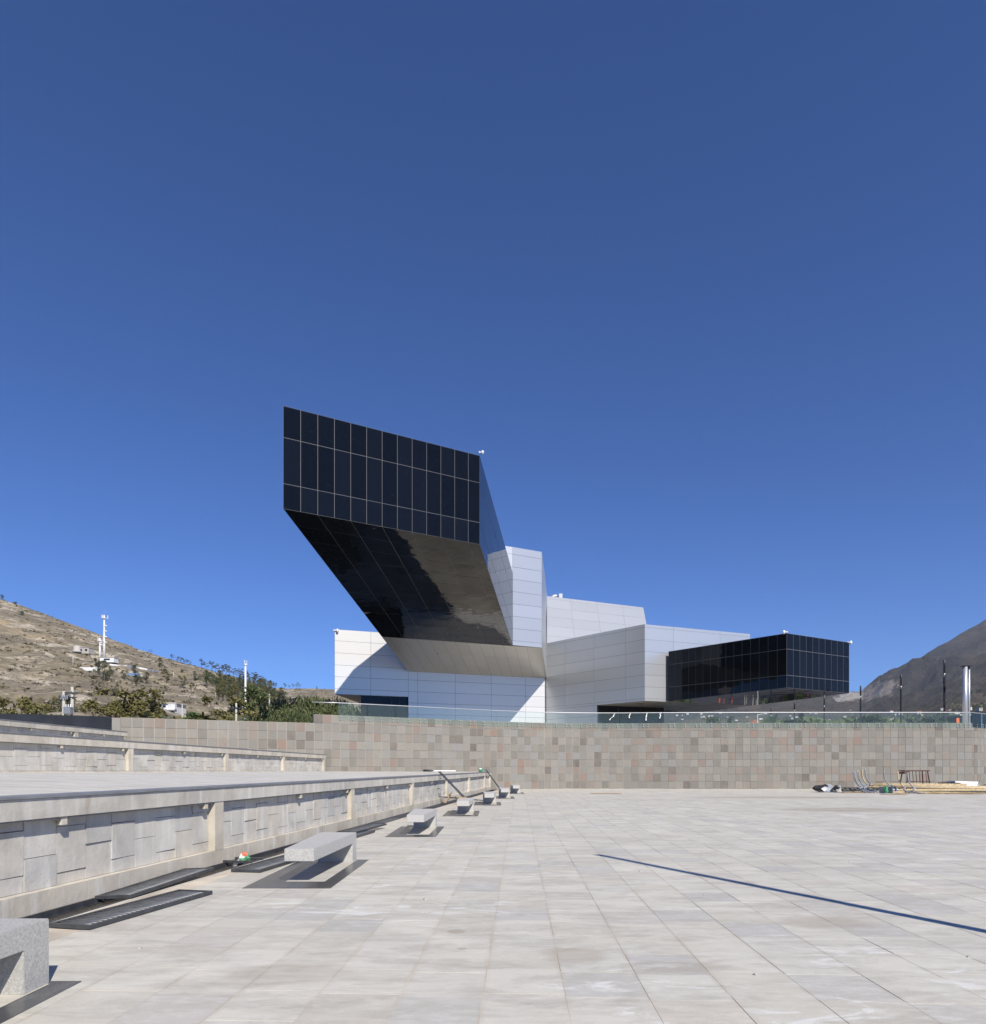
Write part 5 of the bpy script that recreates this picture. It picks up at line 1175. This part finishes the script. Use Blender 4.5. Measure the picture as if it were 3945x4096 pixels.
def house(p, w, d, hgt, label, cat='house', floors=2, mat='whitep', roof=None, yaw=0, cols=3, group=None, name='house'):
    root = empty(name, p, label, cat, group, yaw)
    m_ = MB(); m_.box((0, 0, hgt/2-.3), (w, d, hgt+.6)); m_.build('wall', M[mat], root)
    fh = hgt/floors
    m_ = MB(); m_.box((0, 0, 0), (1, 1, 1)); wm = WIN
    for f_ in range(floors):
        for c in range(cols):
            x = -w/2+w*(c+.5)/cols; o = obj('window', wm, root, (x, -d/2-.02, fh*(f_+.5)), (0, 0, 0), (w/cols*.42, .08, fh*.42))
    if roof:
        m_ = MB(); e = .4
        a = [(-w/2-e, -d/2-e, hgt), (w/2+e, -d/2-e, hgt), (w/2+e, d/2+e, hgt), (-w/2-e, d/2+e, hgt)]; r0, r1 = (-w/2+d*.3, 0, hgt+d*.25), (w/2-d*.3, 0, hgt+d*.25)
        m_.poly(a); m_.poly([a[0], a[1], r1, r0]); m_.poly([a[2], a[3], r0, r1]); m_.poly([a[1], a[2], r1]); m_.poly([a[3], a[0], r0]); m_.build('roof', M[roof], root)
    else:
        m_ = MB(); m_.box((0, 0, hgt+.12), (w+.5, d+.5, .22)); m_.build('roof_slab', M['pconc'], root)
    return root
m_ = MB(); m_.box((0, 0, 0), (1, 1, 1)); WIN = m_.mesh('window', M['window'])
p = hill_at(345, 2617); hs = p.y/F; house(p+Vector((0, 0, .5)), 42*hs, 6, 20*hs, 'flat roofed unfinished concrete house high on the hillside', floors=1, mat='pconc', cols=2)
p = hill_at(308, 2613); m_ = MB(); m_.lathe((0, 0, 0), [(2.6, 0), (2.6, 1), (1.9, 1.1), (1.9, 4.0), (.4, 4.4)], 14); o = m_.build('water_tank', M['pconc'], None, True); o.location = p; tag(o, 'round concrete water tank left of the hillside house', 'tank')
p = hill_at(437, 2650); hs = p.y/F; house(p, 56*hs, 5, 15*hs, 'low white walled compound at the foot of the tallest mast', 'building', 1, 'whitep', None, 0, 1, name='mast_compound')
p = hill_at(362, 2684); hs = p.y/F; m_ = MB(); m_.box((0, 0, 1.0), (85*hs, .4, 14*hs)); o = m_.build('white_wall', M['whitep']); o.location = p; tag(o, 'long low white wall on the slope below the masts', 'wall')
pts = [hill_at(x, y) for x, y in [(437, 2664), (470, 2665), (510, 2667), (545, 2672), (590, 2681), (634, 2690)]]
m_ = MB()
for a, c in zip(pts[:-1], pts[1:]): m_.hexa([a+Vector((0, 0, -1)), c+Vector((0, 0, -1)), c+Vector((0, .4, -1)), a+Vector((0, .4, -1)), a+Vector((0, 0, .9)), c+Vector((0, 0, .9)), c+Vector((0, .4, .9)), a+Vector((0, .4, .9))])
tag(m_.build('boundary_wall', M['whitep']), 'thin white boundary wall winding right from the compound', 'wall')
p = hill_at(534, 2706); m_ = MB(); m_.box((0, 0, .8), (6, 3, 1.6)); o = m_.build('shed', plain('blue_sheet', (.16, .24, .38), .6)); o.location = p; tag(o, 'small shed with a blue sheet roof among the hillside trees', 'shed')
# white three storey house
Y = 120; root = house(Vector(((694-CX)*Y/F, Y, EYE+(HZ-2880)*Y/F)), 60*Y/F, 4, 60*Y/F, 'white unfinished three storey house beyond the wall', floors=3, mat='whitep', cols=2)
m_ = MB(); m_.box((-.2, -2.3, 1.55), (3.2, .9, .12)); m_.box((.9, -2.3, 2.1), (1.2, .7, .9)); m_.build('balcony', M['whitep'], root)
# valley town
rr = random.Random(9); tn = 0
cols_ = ['whitep', 'pconc', 'foam', 'concw']
tdesc = {}
hl_ = []
while tn < 46:
    x = rr.uniform(2700, 3920); y = rr.uniform(2842, 2890)
    if x < 3120 and y < 2866 and rr.random() < .5: continue
    hl_.append((x, y)); tn += 1
hl_.sort()
for k, (x, y) in enumerate(hl_):
    p = mnt_at(x, y); s = rr.uniform(7, 15); fl = rr.choice([1, 2, 2])
    nth = ordw[k % 20]; band = ['left', 'middle', 'right'][min(2, k//16)]
    nth = ordw[k % 16]
    house(p, s, s*.8, 2.9*fl, 'small far house in the %s third of the valley town, %s from its left' % (band, nth), 'house', fl, rr.choice(cols_), 'brickred' if rr.random() < .25 else None, rr.uniform(-.5, .5), 2, 'houses of the valley town')
# valley tree cover as one far wood mass
wd = MB(); rr = random.Random(5)
N = 5200; uu = np.array([rr.uniform(.23, .76) for _ in range(N)]); dq = 165*(14.)**np.array([rr.random() for _ in range(N)]); keep = fbm(uu*dq*.006, dq*.004, 3) > -.12; zz = mnt_z(uu, dq)
for u, d, z, kp in zip(uu, dq, zz, keep):
    if not kp: continue
    hgt = rr.uniform(3.5, 8.5); w = hgt*rr.uniform(.25, .45)
    for q in range(9):
        v = Vector((rr.gauss(0, 1), rr.gauss(0, 1), rr.gauss(0, 1))).normalized(); c = Vector((u*d, d, z+hgt*.55))+Vector((v.x*w, v.y*w, v.z*hgt*.42)); a = Vector((rr.gauss(0, 1), rr.gauss(0, 1), rr.gauss(0, 1))).normalized()*w*.6; b_ = a.cross(v).normalized()*w*.6; wd.quad(c-a-b_, c+a-b_, c+a+b_, c-a+b_)
tag(wd.build('valley_woods', M['leafd'], None, False, False), kind='stuff')
VT = [('conifer', 'leafd', 3420, 2862, 120, 'layered dark conifer left of the third lamp post'), ('conifer', 'leafd', 3432, 2870, 110, 'smaller layered conifer beside the third lamp post'), ('bushy', 'leafd', 3495, 2856, 150, 'dark green broad tree behind the glass between the lamp posts'), ('bushy', 'leafd', 3520, 2866, 150, 'lower green tree right of the broad dark one behind the glass'), ('poplar', 'leafo', 3806, 2853, 125, 'narrow dark poplar between the nearest lamp post and the twin columns'),
      ('bushy', 'leafd', 2850, 2866, 160, 'lone dark tree seen below the glass box'), ('shrub', 'leafb', 2690, 2886, 130, 'bright green hedge bush under the soffit'), ('shrub', 'leafb', 3160, 2882, 130, 'bright green bush left of the fifth lamp post'), ('shrub', 'leafb', 3215, 2882, 130, 'bright green bush right of the fifth lamp post'), ('poplar', 'leafg', 3412, 2853, 170, 'narrow grey green tree behind the conifers'), ('poplar', 'leafg', 2925, 2858, 170, 'thin tall tree below the left of the glass box'), ('shrub', 'leafb', 3775, 2884, 100, 'green hedge bush before the orange house'), ('shrub', 'leafb', 3560, 2886, 120, 'low green bush right of the broad trees')]
for kd, mt, x, yt, Y, lb in VT:
    zb = 4.9; near(kd, mt, x, yt, Y, zb, lb, None, 1.6 if kd in ('bushy', 'shrub') else 1.0, 'bush' if kd == 'shrub' else 'tree')
Y = 140; c = Vector(((3018-CX)*Y/F, Y, 4.93)); g = empty('gazebo', c, 'low gazebo with a red tiled pyramid roof below the glass box', 'gazebo')
zt_ = EYE+(HZ-2878)*Y/F-4.93; m_ = MB(); m_.lathe((0, 0, zt_-1.6), [(2.4, 0), (2.4, .12), (.15, 1.5), (.1, 1.6)], 8); m_.build('roof', M['brickred'], g)
for q in range(6): m_ = MB(); m_.tube([(2*math.cos(q*1.047), 2*math.sin(q*1.047), 0), (2*math.cos(q*1.047), 2*math.sin(q*1.047), zt_-1.55)], .1, 6); m_.build('post', M['pconc'], g)
Y = 118; c = Vector(((3031-CX)*Y/F, Y, 4.93)); g = empty('street_lamp', c, 'thin white street lamp with a side arm in front of the red roofed gazebo', 'street lamp'); H = EYE+(HZ-2858)*Y/F-4.93
m_ = MB(); m_.tube([(0, 0, 0), (0, 0, H)], .07, 8); m_.build('pole', M['whitep'], g); m_ = MB(); m_.tube([(0, 0, H-.05), (1.1, 0, H+.1)], .04, 6); m_.box((1.35, 0, H+.12), (.6, .2, .1)); m_.build('lamp_arm', M['whitep'], g)
Y = 105; house(Vector(((3850-CX)*Y/F, Y, 4.93)), 2.6, 3, EYE+(HZ-2866)*Y/F-4.93, 'small dark low house behind the twin columns at far right', 'house', 1, 'charc', None, 0, 2)
m_ = MB(); m_.box((0, 0, 0), (.42, .1, .7)); o = obj('orange_hoarding', m_.mesh('orange_hoarding', M['orange']), None, ((3832-CX)*99/F, 99, EYE+(HZ-2882)*99/F)); tag(o, 'small orange panel left of the twin columns', 'panel')

# ------------------------------------------------------------------ workers on the plaza, seen mirrored in the box soffit
def person_mesh():
    bm = bmesh.new(); J = {}
    pts = {'pel': (0, 0, .95, .15, .11), 'chest': (0, .0, 1.3, .17, .12), 'neck': (0, 0, 1.5, .06, .06), 'head': (0, -.01, 1.62, .095, .11), 'top': (0, -.01, 1.73, .06, .07),
           'hl': (-.1, 0, .88, .09, .1), 'kl': (-.13, -.03, .48, .06, .07), 'al': (-.14, .02, .08, .04, .05), 'fl': (-.15, -.15, .04, .035, .035),
           'hr': (.1, 0, .88, .09, .1), 'kr': (.12, -.05, .48, .06, .07), 'ar': (.14, .0, .08, .04, .05), 'fr': (.16, -.16, .04, .035, .035),
           'sl': (-.2, 0, 1.42, .065, .065), 'el': (-.29, .02, 1.15, .045, .045), 'wl': (-.27, -.12, .92, .03, .03), 'dl': (-.26, -.17, .83, .035, .03),
           'sr': (.2, 0, 1.42, .065, .065), 'er': (.29, .0, 1.16, .045, .045), 'wr': (.2, -.2, 1.05, .03, .03), 'dr': (.17, -.28, 1.05, .035, .03)}
    ed = [('pel', 'chest'), ('chest', 'neck'), ('neck', 'head'), ('head', 'top'), ('pel', 'hl'), ('hl', 'kl'), ('kl', 'al'), ('al', 'fl'), ('pel', 'hr'), ('hr', 'kr'), ('kr', 'ar'), ('ar', 'fr'), ('chest', 'sl'), ('sl', 'el'), ('el', 'wl'), ('wl', 'dl'), ('chest', 'sr'), ('sr', 'er'), ('er', 'wr'), ('wr', 'dr')]
    names = list(pts); me = bpy.data.meshes.new('person'); me.from_pydata([pts[n][:3] for n in names], [(names.index(a), names.index(c)) for a, c in ed], [])
    o = bpy.data.objects.new('tmp_person', me); COL.objects.link(o); md = o.modifiers.new('s', 'SKIN'); 
    for i, n in enumerate(names): me.skin_vertices[0].data[i].radius = pts[n][3:5]
    me.skin_vertices[0].data[0].use_root = True
    o.modifiers.new('d', 'SUBSURF').levels = 1
    dg = bpy.context.evaluated_depsgraph_get(); ev_ = bpy.data.meshes.new_from_object(o.evaluated_get(dg)); bpy.data.objects.remove(o)
    ev_.materials.clear(); ev_.materials.append(M['skin']); ev_.materials.append(M['navy']); ev_.materials.append(M['orange'])
    for p_ in ev_.polygons:
        z = p_.center.z; p_.material_index = 1 if z < .95 or (abs(p_.center.x) > .2 and z > 1.0) else (2 if z < 1.48 and abs(p_.center.x) < .2 else 0); p_.use_smooth = True
    return ev_
try:
    pm = person_mesh(); hm_ = MB(); hm_.lathe((0, -.01, 1.68), [(.145, 0), (.125, .02), (.12, .07), (.08, .12), (.02, .14)], 12); hme = hm_.mesh('helmet', M['orange'], True)
    for k, (x, y, lb) in enumerate([(43.9, 132.5, 'person in navy work clothes and orange vest, leftmost of three mirrored under the glass box'), (45.0, 133.2, 'person in navy trousers and orange helmet, middle of three mirrored under the glass box'), (46.3, 132.4, 'person in an orange vest, rightmost of three mirrored under the glass box'), (58.7, 127.5, 'person in orange standing alone, left of two mirrored near the right end of the box'), (60.6, 127.8, 'person in orange, right of two mirrored near the right end of the box')]):
        root = empty('person', (x, y, 4.93), lb, 'person', 'workers on the upper plaza', k*1.1); obj('body', pm, root); obj('helmet', hme, root)
except Exception as e: print('person failed', e)
